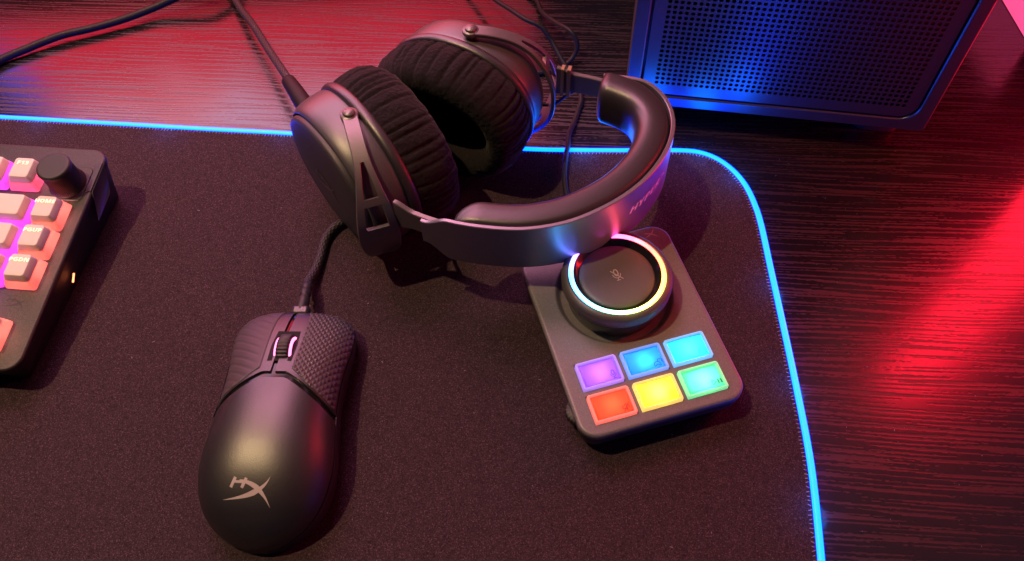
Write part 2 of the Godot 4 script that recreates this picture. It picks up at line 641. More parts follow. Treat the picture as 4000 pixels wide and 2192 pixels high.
func computer_case() -> void:
	var fx := Vector3(0.982, 0, 0.186).normalized()
	var fz := fx.cross(UP)
	var o := thing("computer_case", "black computer tower with a perforated front panel behind the headset", "computer", Transform3D(Basis(fx, UP, fz), v(77, -3.5, -388)))
	var W := 190.0
	var Hh := 400.0
	var lo := 18.0
	# carcass behind the front frame
	var st := start()
	box(st, v(W, Hh, 380), Transform3D(Basis(), v(W / 2, lo + Hh / 2, -198)), 0.002)
	done("carcass", st, M.case_paint, o)
	# front frame with a rounded opening
	st = start()
	var half := Vector2(W / 2, Hh / 2) * MM
	var cen := v(W / 2, lo + Hh / 2, 0)
	var outer := rrect(W * MM, Hh * MM, 0.003, 8)
	var inner := rrect((W - 18) * MM, (Hh - 18) * MM, 0.011, 8)
	var groove := rrect((W - 20.4) * MM, (Hh - 20.4) * MM, 0.010, 8)
	var rings := []
	for q in [[outer, -0.008], [outer, -0.0014], [inset(outer, 0.0008), -0.0003], [inset(outer, 0.0012), 0.0], [inset(outer, 0.0013), 0.0], [inset(inner, -0.0012), 0.0], [inset(inner, -0.0008), 0.0], [inner, -0.0006], [inner, -0.004]]:
		var r := PackedVector3Array()
		for p in q[0]:
			r.append(cen + Vector3(p.x, p.y, q[1]))
		rings.append(r)
	grid(st, rings, false, true, true)
	done("front_frame", st, M.case_paint, o)
	# perforated panel: rim to the hole field, then the field with square holes
	st = start()
	var x0 := 17.5
	var y0 := 18.0 + lo
	var cols := 44
	var rows_n := 34
	var px := (W - 2 * x0) / cols
	var py := 3.55
	var hole := 1.12
	var fa := Vector2(x0, y0)
	var fb := Vector2(W - x0, y0 + rows_n * py)
	var P := func(x: float, y: float, z := -0.6) -> Vector3: return v(x, y, z)
	# rim edge
	rings = []
	for q in [[groove, -0.004], [groove, -0.0012], [inset(groove, 0.0006), -0.0006]]:
		var r := PackedVector3Array()
		for p in q[0]:
			r.append(cen + Vector3(p.x, p.y, q[1]))
		rings.append(r)
	grid(st, rings, false, true, true)
	# flat area round the field, stitched to the rounded outline
	st.set_smooth_group(-1)
	var rim := inset(groove, 0.0006)
	var n := rim.size()
	var near := func(p: Vector2) -> Vector3:
		var q := p / MM + Vector2(W / 2, lo + Hh / 2)
		return P.call(clampf(q.x, fa.x, fb.x), clampf(q.y, fa.y, fb.y))
	for i in n:
		var a := rim[i]
		var b := rim[(i + 1) % n]
		var a3: Vector3 = cen + Vector3(a.x, a.y, -0.0006)
		var b3: Vector3 = cen + Vector3(b.x, b.y, -0.0006)
		var c3: Vector3 = near.call(b)
		var d3: Vector3 = near.call(a)
		if not b3.is_equal_approx(a3):
			tri(st, a3, b3, c3)
		if not c3.is_equal_approx(d3):
			tri(st, a3, c3, d3)
	for i in cols:
		for j in rows_n:
			var xa := x0 + i * px
			var ya := y0 + j * py
			var xb := xa + px
			var yb := ya + py
			var mx := (xa + xb) / 2
			var my := (ya + yb) / 2
			var h := [[mx - hole, my - hole * 0.55], [mx - hole * 0.55, my - hole], [mx + hole * 0.55, my - hole], [mx + hole, my - hole * 0.55], [mx + hole, my + hole * 0.55], [mx + hole * 0.55, my + hole], [mx - hole * 0.55, my + hole], [mx - hole, my + hole * 0.55]]
			var hp := []
			for q in h:
				hp.append(P.call(q[0], q[1]))
			var ca: Vector3 = P.call(xa, ya)
			var cb: Vector3 = P.call(xb, ya)
			var cc: Vector3 = P.call(xb, yb)
			var cd: Vector3 = P.call(xa, yb)
			tri(st, ca, hp[1], hp[0])
			quad(st, ca, cb, hp[2], hp[1])
			tri(st, cb, hp[3], hp[2])
			quad(st, cb, cc, hp[4], hp[3])
			tri(st, cc, hp[5], hp[4])
			quad(st, cc, cd, hp[6], hp[5])
			tri(st, cd, hp[7], hp[6])
			quad(st, cd, ca, hp[0], hp[7])
			for k in 8:
				var p: Vector3 = hp[k]
				var q: Vector3 = hp[(k + 1) % 8]
				var dz := v(0, 0, -1.2)
				quad(st, p, q, q + dz, p + dz)
	done("front_panel", st, M.case_paint, o)
	# black backing inside the holes
	st = start()
	box(st, v(W - 30, Hh - 30, 0.6), Transform3D(Basis(), v(W / 2, lo + Hh / 2, -5.5)))
	done("dust_filter", st, M.speaker_cloth, o)
	for q in [[22, -30], [W - 22, -30], [22, -350], [W - 22, -350]]:
		st = start()
		slab(st, rrect(0.03, 0.03, 0.008), bevels(0, lo * MM + 0.0005, 0.002), Transform3D(Basis(), v(q[0], 0, q[1])))
		done("foot", st, M.matte_black, o)

# ---------------------------------------------------------------- headset
func ell(c: Vector3, e: Vector3, n: Vector3, a: float, b: float, off: float, phi: float, p := 1.0) -> Vector3:
	var cs := cos(phi)
	var sn := sin(phi)
	var x := signf(cs) * pow(absf(cs), p) * a
	var y := signf(sn) * pow(absf(sn), p) * b
	return c + e * x + UP * y + n * off

func ear_cup(o: Node3D, c: Vector3, e: Vector3, n: Vector3, s: int, scaled := 1.0) -> MeshInstance3D:
	var flip := e.cross(UP).dot(n) > 0
	var A := 0.0495 * scaled
	var B := 0.0410 * scaled
	var N := 96
	var ring := func(k: float, off: float, grow := 0.0) -> PackedVector3Array:
		var r := PackedVector3Array()
		for i in N:
			r.append(ell(c, e, n, A * k + grow, B * k + grow, off, TAU * i / N, 0.94))
		return r
	var st := start()
	var rows := []
	for q in [[0.90, -0.001], [0.985, -0.001], [1.0, 0.0005], [1.005, 0.003], [0.995, 0.009], [0.975, 0.0145], [0.945, 0.0185], [0.915, 0.0205], [0.895, 0.0212], [0.885, 0.0208], [0.88, 0.0195]]:
		rows.append(ring.call(q[0], q[1]))
	grid(st, rows, false, true, flip)
	var shell := done("ear_cup", st, M.headset_shell, o)
	st = start()
	rows = []
	for q in [[0.87, 0.0185], [0.87, 0.0218], [0.862, 0.0232], [0.845, 0.0241], [0.81, 0.0247], [0.66, 0.0256], [0.45, 0.0262], [0.2, 0.0266], [0.001, 0.0267]]:
		rows.append(ring.call(q[0], q[1]))
	grid(st, rows, false, true, flip)
	var plate := done("outer_plate", st, M.headset_plate, shell)
	st = start()
	var on := func(p: Vector2) -> Vector3: return c + UP.cross(n) * (p.x * MM) + UP * (p.y * MM) + n * 0.0269
	emblem(st, on, 1.15)
	done("emblem", st, M.faint_print, plate)
	# leather lip
	st = start()
	rows = []
	for k in 13:
		var a := PI * k / 12.0
		rows.append(ring.call(1.0, -0.0035 + 0.0032 * -cos(a), 0.0022 * sin(a)))
	grid(st, rows, false, true, flip)
	done("gasket", st, M.leatherette, shell)
	# pleated velour cushion
	var rng := RandomNumberGenerator.new()
	rng.seed = s
	var n1 := noise(FastNoiseLite.TYPE_SIMPLEX_SMOOTH, 1.0, s)
	var NC := 400
	var folds := PackedFloat32Array()
	folds.resize(NC)
	var at := 0.0
	while at < NC:
		var gap := rng.randf_range(4.5, 15.0)
		var dep := rng.randf_range(0.25, 1.25)
		var wid := rng.randf_range(0.9, 1.6)
		for i in range(int(at) - 6, int(at) + 7):
			var d := (i - at) / wid
			folds[posmod(i, NC)] -= dep * exp(-d * d)
		at += gap
	st = start()
	rows = []
	var prof := [[1.0, -0.0050, 0.1], [1.012, -0.0065, 0.7], [1.045, -0.0100, 1.0], [1.066, -0.0144, 1.0], [1.072, -0.0194, 0.9], [1.06, -0.0244, 0.7], [1.03, -0.0288, 0.45], [0.985, -0.0323, 0.25], [0.93, -0.0346, 0.1], [0.86, -0.0360, 0.0], [0.79, -0.0362, 0.0], [0.72, -0.0356, 0.0], [0.655, -0.0337, 0.0], [0.60, -0.0306, 0.0], [0.565, -0.0256, 0.0], [0.55, -0.0187, 0.0], [0.55, -0.0063, 0.0]]
	for q in prof:
		var r := PackedVector3Array()
		for i in NC:
			var ph := TAU * i / NC
			var w: float = 0.0019 * folds[i] * q[2]
			w += 0.0007 * n1.get_noise_3d(cos(ph) * 5.0, sin(ph) * 5.0, q[1] * 160.0)
			var k: float = q[0]
			var pnt := ell(c, e, n, A * k + w, B * k + w, q[1] - 0.4 * w, ph, 0.94)
			# the opening is long and narrow
			if k < 0.9:
				var f := smoothstep(0.9, 0.55, k)
				var alt := ell(c, e, n, A * k * 1.12, B * k * 0.86, q[1], ph, 0.9)
				pnt = pnt.lerp(alt, f)
			r.append(pnt)
		rows.append(r)
	rows.reverse()
	grid(st, rows, false, true, flip)
	done("ear_cushion", st, M.velour, shell)
	st = start()
	rows = [ring.call(0.70, -0.0062), ring.call(0.4, -0.0066), ring.call(0.001, -0.0068)]
	grid(st, rows, false, true, not flip)
	done("speaker_cloth", st, M.speaker_cloth, shell)
	return shell

# a solid strip through rows of [centre, across, outward, from, to]
func strip(st: SurfaceTool, rows: Array, thick: float) -> void:
	var g := []
	for r in rows:
		var c: Vector3 = r[0]
		var w: Vector3 = r[1]
		var n: Vector3 = r[2]
		var b := 0.0004
		var a: float = r[3]
		var z: float = r[4]
		var h := thick / 2
		var bb := minf(b, (z - a) * 0.3)
		g.append(PackedVector3Array([c + w * (a + bb) + n * h, c + w * (z - bb) + n * h, c + w * z + n * (h - b), c + w * z - n * (h - b), c + w * (z - bb) - n * h, c + w * (a + bb) - n * h, c + w * a - n * (h - b), c + w * a + n * (h - b)]))
	var d: Vector3 = rows[1][0] - rows[0][0]
	var fl: bool = d.cross(rows[0][1]).dot(rows[0][2]) < 0
	for k in 8:
		# each side its own smooth group
		st.set_smooth_group(k + 1)
		var s := []
		for r in g:
			s.append(PackedVector3Array([r[k], r[(k + 1) % 8]]))
		grid(st, s, false, false, fl)
	st.set_smooth_group(-1)
	fan(st, g[0], fl)
	fan(st, g[-1], not fl)
	st.set_smooth_group(0)

func yoke(o: Node3D, c: Vector3, e: Vector3, reach: float, rise: float, shift: float) -> void:
	# a fork round the cup: c is on the pivot line at mid height, e points to the head band
	var n := Vector3(-e.z, 0, e.x)
	var at := func(t: float) -> Array:
		# t from -1 (lower pivot) through 0 (band joint) to 1 (upper pivot)
		var a := t * PI / 2
		var ca := pow(maxf(cos(a), 0.0), 0.92)
		var sa := signf(a) * pow(absf(sin(a)), 0.9)
		var p := c + e * (reach * ca - 0.004) + UP * (rise * sa)
		var nn := (e * maxf(cos(a), 0.0) * rise + UP * sin(a) * reach).normalized()
		return [p, nn]
	var row := func(t: float, a: float, z: float) -> Array:
		var q: Array = at.call(t)
		return [q[0] + n * shift * (1.0 - absf(t)), n, q[1], a, z]
	var half := func(t: float) -> float:
		var u := absf(t)
		return lerpf(0.0112, 0.0042, smoothstep(0.0, 0.72, u))
	var st := start()
	for s in [-1, 1]:
		var full := func(t0: float, t1: float, k: int) -> void:
			var rows := []
			for i in k + 1:
				var t: float = lerpf(t0, t1, float(i) / k) * s
				var h: float = half.call(t)
				rows.append(row.call(t, -h, h))
			strip(st, rows, 0.0026)
		full.call(0.0, 0.08, 4)
		full.call(0.28, 0.34, 3)
		full.call(0.62, 1.0, 14)
		for side in [-1, 1]:
			if s < 0 and side > 0:
				full.call(0.08, 0.28, 8)
			for slot in [[0.08, 0.28, 0.0062, 0.0046], [0.34, 0.62, 0.0040, 0.0007]]:
				if s < 0 and slot[0] < 0.2:
					continue
				var rows := []
				for i in 9:
					var f := i / 8.0
					var t: float = lerpf(slot[0], slot[1], f) * s
					var h: float = half.call(t)
					var g := lerpf(slot[2], slot[3], f)
					rows.append(row.call(t, g, h) if side > 0 else row.call(t, -h, -g))
				strip(st, rows, 0.0026)
		# round eye at the pivot
		var q: Array = at.call(float(s))
		var xf := Transform3D(Basis(e, UP * float(s), e.cross(UP * float(s))), q[0] + n * 0.0)
		lathe(st, [[0.0, -0.0013], [0.0046, -0.0013], [0.0050, -0.0009], [0.0050, 0.0009], [0.0046, 0.0013], [0.0, 0.0013]], 28, xf)
	var y := done("yoke", st, M.yoke_metal, o)
	for s in [-1, 1]:
		var q: Array = at.call(float(s))
		var xf := Transform3D(Basis(e, UP * float(s), e.cross(UP * float(s))), q[0])
		st = start()
		lathe(st, [[0.0034, -0.003], [0.0034, 0.0022], [0.0031, 0.0027], [0.0, 0.0028]], 26, xf)
		done("pivot_pin", st, M.yoke_metal, y)

const BAND := [[-62, -268.5], [-52, -263], [-42, -258], [-28, -252.5], [-12, -248.8], [4, -247], [18, -248], [32, -251.5], [46, -258], [60, -267], [72, -278], [82, -291.5], [89, -306], [92, -321], [90, -336], [83, -348.5], [73, -357], [60, -364], [46, -369.5], [32, -373.5]]

func headset() -> void:
	var o := thing("headset", "black over-ear headset lying on its side with velour ear cushions", "headset", Transform3D(Basis(), Vector3.ZERO))
	var eA := Vector3(0.58, 0, 0.815).normalized()
	var nA := Vector3(-eA.z, 0, eA.x)
	var cA := v(-83, 42, -318)
	ear_cup(o, cA, eA, nA, 31)
	var eB := Vector3(0.87, 0, 0.49).normalized()
	var nB := Vector3(eB.z, 0, -eB.x)
	var cB := v(-25.5, 41.5, -374)
	ear_cup(o, cB, eB, nB, 47, 0.97)
	yoke(o, v(-82.5, 42, -308.5), Vector3(0.29, 0, 0.957).normalized(), 0.050, 0.0425, 0.002)
	yoke(o, v(-15, 42, -376.5), Vector3(0.99, 0, 0.10).normalized(), 0.049, 0.0430, 0.0)
	# head band
	var pts := []
	for p in BAND:
		pts.append(v(p[0], 54.0, p[1] + 2.5))
	var path := smooth_path(pts, 8)
	var n := path.size()
	var tang := []
	var outn := []
	var dist := PackedFloat32Array([0.0])
	for i in n:
		var t := (path[mini(i + 1, n - 1)] - path[maxi(i - 1, 0)]).normalized()
		tang.append(t)
		outn.append(Vector3(-t.z, 0, t.x))
		if i:
			dist.append(dist[i - 1] + path[i].distance_to(path[i - 1]))
	var total := dist[n - 1]
	var st := start()
	var rows := []
	for i in n:
		var f := dist[i]
		var b := total - f
		var edge := minf(smoothstep(0.020, 0.034, f), smoothstep(0.024, 0.060, b))
		if f < 0.018 or b < 0.026:
			continue
		var lo := lerpf(-0.0085, lerpf(-0.0175, -0.0220, smoothstep(0.06, 0.15, f)), edge)
		var hi := lerpf(0.0085, 0.0150, edge)
		rows.append([path[i], UP, outn[i], lo, hi])
	strip(st, rows, 0.0024)
	var ribbon := done("headband", st, M.band_ribbon, o)
	# narrow sliders that leave the band at both ends
	for end in [0, 1]:
		st = start()
		rows = []
		for i in n:
			var f := dist[i] if end == 0 else total - dist[i]
			if f > 0.050:
				continue
			var w := lerpf(0.0100, 0.0068, smoothstep(0.0, 0.012, f))
			rows.append([path[i] - outn[i] * 0.0034 + UP * 0.0005, UP, outn[i], -w, w])
		strip(st, rows, 0.0030)
		done("slider", st, M.yoke_metal, o)
	# brass collar at the far joint
	st = start()
	for q in [0.004, 0.0075]:
		rows = []
		for i in n:
			var f := total - dist[i]
			if f >= q - 0.0018 and f <= q + 0.0018:
				rows.append([path[i] - outn[i] * 0.0034 + UP * 0.0005, UP, outn[i], -0.0105, 0.0105])
		if rows.size() > 1:
			strip(st, rows, 0.0048)
	done("collar", st, M.brass, o)
	# padding inside the band
	st = start()
	rows = []
	for i in n:
		var f := dist[i] - 0.034
		var b := total - dist[i] - 0.029
		if f < 0.0 or b < 0.0:
			continue
		var ta := sqrt(clampf(f / 0.016, 0.0, 1.0) * (2.0 - clampf(f / 0.016, 0.0, 1.0)))
		var tb := sqrt(clampf(b / 0.006, 0.0, 1.0) * (2.0 - clampf(b / 0.006, 0.0, 1.0)))
		var deep := 0.0198 * lerpf(0.12, 1.0, ta) * lerpf(0.55, 1.0, tb)
		var tall := 0.0150 * lerpf(0.55, 1.0, ta) * lerpf(0.75, 1.0, tb)
		var r := PackedVector3Array()
		for k in 40:
			var a := TAU * k / 40.0
			var cx := signf(cos(a)) * pow(absf(cos(a)), 0.8 if cos(a) < 0 else 0.3)
			var sy := signf(sin(a)) * pow(absf(sin(a)), 0.72)
			r.append(path[i] - outn[i] * (0.0009 + deep * (0.5 - 0.5 * cx)) + UP * (tall * sy))
		rows.append(r)
	grid(st, rows, false, true)
	fan(st, rows[0])
	fan(st, rows[-1], true)
	done("headband_padding", st, M.leatherette, o)
	# lettering along the band
	var font := SystemFont.new()
	font.font_names = PackedStringArray(["Droid Sans"])
	font.font_weight = 700
	var tm := TextMesh.new()
	tm.text = "HYPER"
	tm.font = font
	tm.font_size = 32
	tm.pixel_size = 0.00018
	tm.depth = 0.0001
	tm.curve_step = 2.0
	var arr := tm.get_mesh_arrays()
	var along := func(s: float, up: float, lift: float) -> Vector3:
		var i := 0
		while i < n - 2 and dist[i + 1] < s:
			i += 1
		var f := (s - dist[i]) / maxf(dist[i + 1] - dist[i], 1e-6)
		return path[i].lerp(path[i + 1], f) + outn[i].lerp(outn[i + 1], f) * (0.0012 + lift) + UP * up
	var base_s := 0.149
	var pv: PackedVector3Array = arr[Mesh.ARRAY_VERTEX]
	var ix: PackedInt32Array = arr[Mesh.ARRAY_INDEX]
	st = start()
	st.set_smooth_group(-1)
	var order: Array = range(pv.size()) if ix.is_empty() else Array(ix)
	for i in order:
		var p := pv[i]
		st.add_vertex(along.call(base_s + p.x * 1.6 + p.y * 0.38, -0.0015 + p.y * 1.15, 0.00008 + maxf(p.z, 0.0)))
	done("lettering", st, M.band_print, ribbon)
	st = start()
	var on := func(p: Vector2) -> Vector3: return along.call(base_s + 0.0185 + p.x * MM, -0.0015 + p.y * MM, 0.0001)
	stroke(st, bez(Vector2(-3.4, 1.8), Vector2(0.2, 1.4), Vector2(3.6, -2.6), 10), 0.3, 1.0, 0.05, on)
	stroke(st, bez(Vector2(3.6, 5.2), Vector2(1.2, -2.6), Vector2(-12.5, -5.6), 16), 0.05, 0.9, 0.05, on)
	done("emblem", st, M.band_print, ribbon)
	# small wires between cups and band
	for w in [[[15.4, 33, -371], [21, 29, -374], [26.5, 28, -374.5], [32, 31, -373], [37, 38, -371], [42, 44, -369]], [[-62, 40, -298], [-57, 46, -290], [-54, 46, -281], [-52, 48, -272], [-50, 50, -266]]]:
		st = start()
		tube(st, mm_path(w, 6), 0.0011, 8)
		done("wire", st, M.cable_rubber, o)
	# cable plug and braided cable of the near cup
	var plug := mm_path([[-112, 42, -346], [-121, 42.5, -361], [-130, 41.5, -377.5], [-138, 38.5, -392.5]], 6)
	st = start()
	var rad := PackedFloat32Array()
	for i in plug.size():
		rad.append(lerpf(0.0066, 0.0045, float(i) / (plug.size() - 1)))
	tube(st, plug, 0.0055, 20, rad)
	done("cable_plug", st, M.sleeve_black, o)
	st = start()
	tube(st, mm_path([[-136, 39.3, -389], [-138, 38.5, -393], [-141.9, 37, -401], [-158.4, 28, -433.6], [-178.4, 19, -473.5], [-193.7, 13, -501], [-208.5, 8, -531], [-229, 3, -570], [-262, -0.8, -630]], 8), 0.0027, 12, PackedFloat32Array(), 0.0085)
	done("cable", st, M.braid, o)

# ---------------------------------------------------------------- keyboard
func legend(text: String, at: Transform3D, size: float, m: Material, parent: Node) -> void:
	var font := SystemFont.new()
	font.font_names = PackedStringArray(["Droid Sans"])
	font.font_weight = 700
	var tm := TextMesh.new()
	tm.text = text
	tm.font = font
	tm.font_size = 32
	tm.pixel_size = size / 32.0
	tm.depth = 0.00012
	tm.curve_step = 2.0
	var o := put("legend", tm, m, parent)
	o.transform = at

func translucent(called: String, r: float, g: float, b: float, emit: float) -> StandardMaterial3D:
	var m := mat(called, lin(r, g, b), 0.45)
	m.backlight_enabled = true
	m.backlight = lin(r, g, b)
	m.emission_enabled = true
	m.emission = lin(r, g, b)
	m.emission_energy_multiplier = emit
	return m

func keycap(o: Node3D, xf: Transform3D, w: float, text: String, skirt_mat: Material, led_mat: Material, rgb: Vector3) -> void:
	var rings := func(a: Array) -> Array:
		# [width inset, depth inset, shift to the rear, y]
		var out := []
		for q in a:
			var r := PackedVector3Array()
			for p in rrect(w - q[0], 18.0 - q[1], q[4], 5):
				r.append(xf * v(p.x, q[3], p.y - q[2]))
			out.append(r)
		return out
	var st := start()
	var top: Array = rings.call([[3.6, 3.1, 0.5, 7.2, 2.0], [4.2, 3.4, 0.6, 8.4, 1.9], [6.6, 4.6, 1.0, 11.3, 1.7], [7.0, 4.9, 1.0, 11.6, 1.6], [7.6, 5.4, 1.0, 11.7, 1.4]])
	grid(st, top, false, true)
	# dished top
	var last: PackedVector3Array = top[-1]
	var inner := PackedVector3Array()
	var c := Vector3.ZERO
	for p in last:
		c += p / last.size()
	c -= xf.basis.y * 0.0004
	for p in last:
		inner.append(c.lerp(p, 0.5) - xf.basis.y * 0.0)
	grid(st, [last, inner], false, true)
	fan(st, inner, true)
	var cap_o := done("keycap", st, M.key_top, o)
	st = start()
	grid(st, rings.call([[0.0, 0.0, 0.0, 1.7, 1.6], [0.3, 0.3, 0.0, 2.8, 1.7], [2.2, 2.0, 0.3, 6.0, 1.9], [3.2, 3.0, 0.5, 7.6, 2.0]]), false, true)
	done("skirt", st, skirt_mat, cap_o)
	for k in (1 if w < 20 else 2):
		var dx := 0.0 if w < 20 else (k * 2 - 1) * (w / 2 - 9.0)
		st = start()
		lathe(st, [[0.0, 0.0003], [0.0016, 0.0003], [0.0022, 0.0012], [0.0016, 0.0021], [0.0, 0.0024]], 12, xf * Transform3D(Basis(), v(dx, 0.3, -3.2)))
		done("led", st, led_mat, cap_o)
	if text:
		var t := xf * Transform3D(Basis(Vector3(1.3, 0, 0), Vector3(0, 0, -1), Vector3(0, 1, 0)), v(-0.2, 11.80, -4.2))
		legend(text, t, 0.0029 if text.length() > 3 else 0.0034, M.legend_light, cap_o)

func keyboard() -> void:
	var kx := Vector3(0.992, 0, 0.125).normalized()
	var kz := kx.cross(UP)
	var o := thing("keyboard", "mechanical keyboard with pale keycaps, coral and magenta backlight and a volume knob", "keyboard", Transform3D(Basis(kx, UP, kz), v(-241.2, 0, -338.2)))
	var tilt := Transform3D(Basis(Vector3.RIGHT, atan(0.0985)), v(0, 35, 0))
	var L := 318.0
	var mid := Vector2(-L / 2 + 0.4, (141.5 - 2.4) / 2)
	var outline := PackedVector2Array()
	for p in rrect(L * MM, 143.9 * MM, 0.0095, 10):
		outline.append(p + mid * MM)
	# wedge body
	var st := start()
	var rows := []
	for q in [[0.006, -1.0], [0.0035, -0.55], [0.0008, -0.08], [0.0, -0.05], [0.0, 0.0]]:
		var r := PackedVector3Array()
		for p in inset(outline, q[0]):
			var t := tilt * Vector3(p.x, -0.0022, p.y)
			var low := Vector3(t.x, 0.0012, t.z)
			r.append(t.lerp(low, -q[1]))
		rows.append(r)
	grid(st, rows, false, true)
	fan(st, rows[0], false)
	done("body", st, M.matte_black, o)
	st = start()
	slab(st, outline, [[0.0002, -0.0022], [0.0, -0.0019], [0.0, -0.0009], [0.0003, -0.0003], [0.0009, 0.0]], tilt)
	done("top_plate", st, M.keyboard_plate, o)
	# keys
	translucent("skirt_coral", 1.0, 0.34, 0.28, 0.22)
	translucent("skirt_pink", 1.0, 0.26, 0.34, 0.22)
	translucent("skirt_magenta", 0.85, 0.22, 0.90, 0.25)
	glow("led_coral", 1.0, 0.36, 0.32, 100.0)
	glow("led_pink", 1.0, 0.22, 0.40, 100.0)
	glow("led_magenta", 0.9, 0.16, 1.0, 70.0)
	glow("legend_light", 1.0, 0.72, 0.42, 0.9, lin(0.8, 0.75, 0.65))
	var coral := [M.skirt_coral, M.led_coral]
	var pink := [M.skirt_pink, M.led_pink]
	var mag := [M.skirt_magenta, M.led_magenta]
	for k in [[-38.5, 22.9, 18, "F13", pink], [-57.5, 22.9, 18, "F12", mag], [-15.2, 48.0, 18, "HOME", coral], [-15.2, 67.1, 18, "PGUP", coral], [-15.2, 86.1, 18, "PGDN", coral], [-43.4, 48.0, 36.5, "", mag], [-38.6, 67.1, 27.2, "", mag], [-45.0, 86.1, 40.2, "", mag], [-20.2, 123.0, 18, "", coral], [-39.2, 123.0, 18, "", coral], [-39.2, 104.5, 18, "", mag]]:
		keycap(o, tilt * Transform3D(Basis(), v(k[0], 0, k[1])), k[2], k[3], k[4][0], k[4][1], Vector3.ONE)
	# knob with its square surround
	var kc := tilt * Transform3D(Basis(), v(-15.4, 0, 23.6))
	st = start()
	slab(st, rrect(0.0235, 0.0235, 0.003), [[0.0, -0.001], [0.0, 0.0003], [0.0003, 0.0006]], kc)
	var sq := done("knob_surround", st, M.keyboard_plate, o)
	st = start()
	var ro := inset(rrect(0.0235, 0.0235, 0.003), -0.0007)
	slab(st, ro, [[0.0, -0.001], [0.0, 0.00015]], kc, true, true)
	done("groove", st, M.dark_print, sq)
	st = start()
	var prof := [[0.0108, 0.0003], [0.0106, 0.0016, 1], [0.0103, 0.0022, 1], [0.0093, 0.0046, 1], [0.0091, 0.0142, 1], [0.0094, 0.0146], [0.0096, 0.0164], [0.0094, 0.0172], [0.0087, 0.0178], [0.0085, 0.01785], [0.0083, 0.0179], [0.0081, 0.0179], [0.004, 0.0179], [0.0, 0.0179]]
	lathe(st, prof, 240, kc, 60, 0.00016)
	var kn := done("volume_knob", st, M.matte_black, o)
	# small tab that wraps over the right side
	st = start()
	box(st, v(3.4, 0.9, 20.5), tilt * Transform3D(Basis(), v(-1.6, 0.25, 18)), 0.0002)
	var lean := Vector3(0.10, -1, 0).normalized()
	var a := tilt * v(0.5, 0.3, 7.6)
	var b := tilt * v(0.5, 0.3, 28.4)
	var d1 := v(0.3, -15.5, 9.5)
	quad(st, a, a + d1, b + d1, b)
	var th := v(0.7, 0, 0)
	quad(st, a + th, a + d1 + th, b + d1 + th, b + th)
	quad(st, a, b, b + th, a + th)
	quad(st, b, b + d1, b + d1 + th, b + th)
	quad(st, a + d1, a + d1 + th, b + d1 + th, b + d1)
	done("side_tab", st, M.gloss_tab, o)
	# side light slit
	glow("side_light", 1.0, 0.22, 0.08, 5.0)
	st = start()
	box(st, v(0.9, 0.7, 5.4), Transform3D(Basis(Vector3.RIGHT, deg_to_rad(31.0)), v(-0.1, 13, 76)), 0.0002)
	done("side_light", st, M.side_light, o)
	lamp(OmniLight3D.new(), "side_lamp", v(3, 13, 76), 1.0, 0.18, 0.06, 0.00004, 0.002, o)
	# emblem on the plate
	st = start()
	var on := func(p: Vector2) -> Vector3: return tilt * v(-17.0 + p.x, 0.06, 103.0 - p.y)
	emblem(st, on, 0.55)
	done("emblem", st, M.dark_print, o)

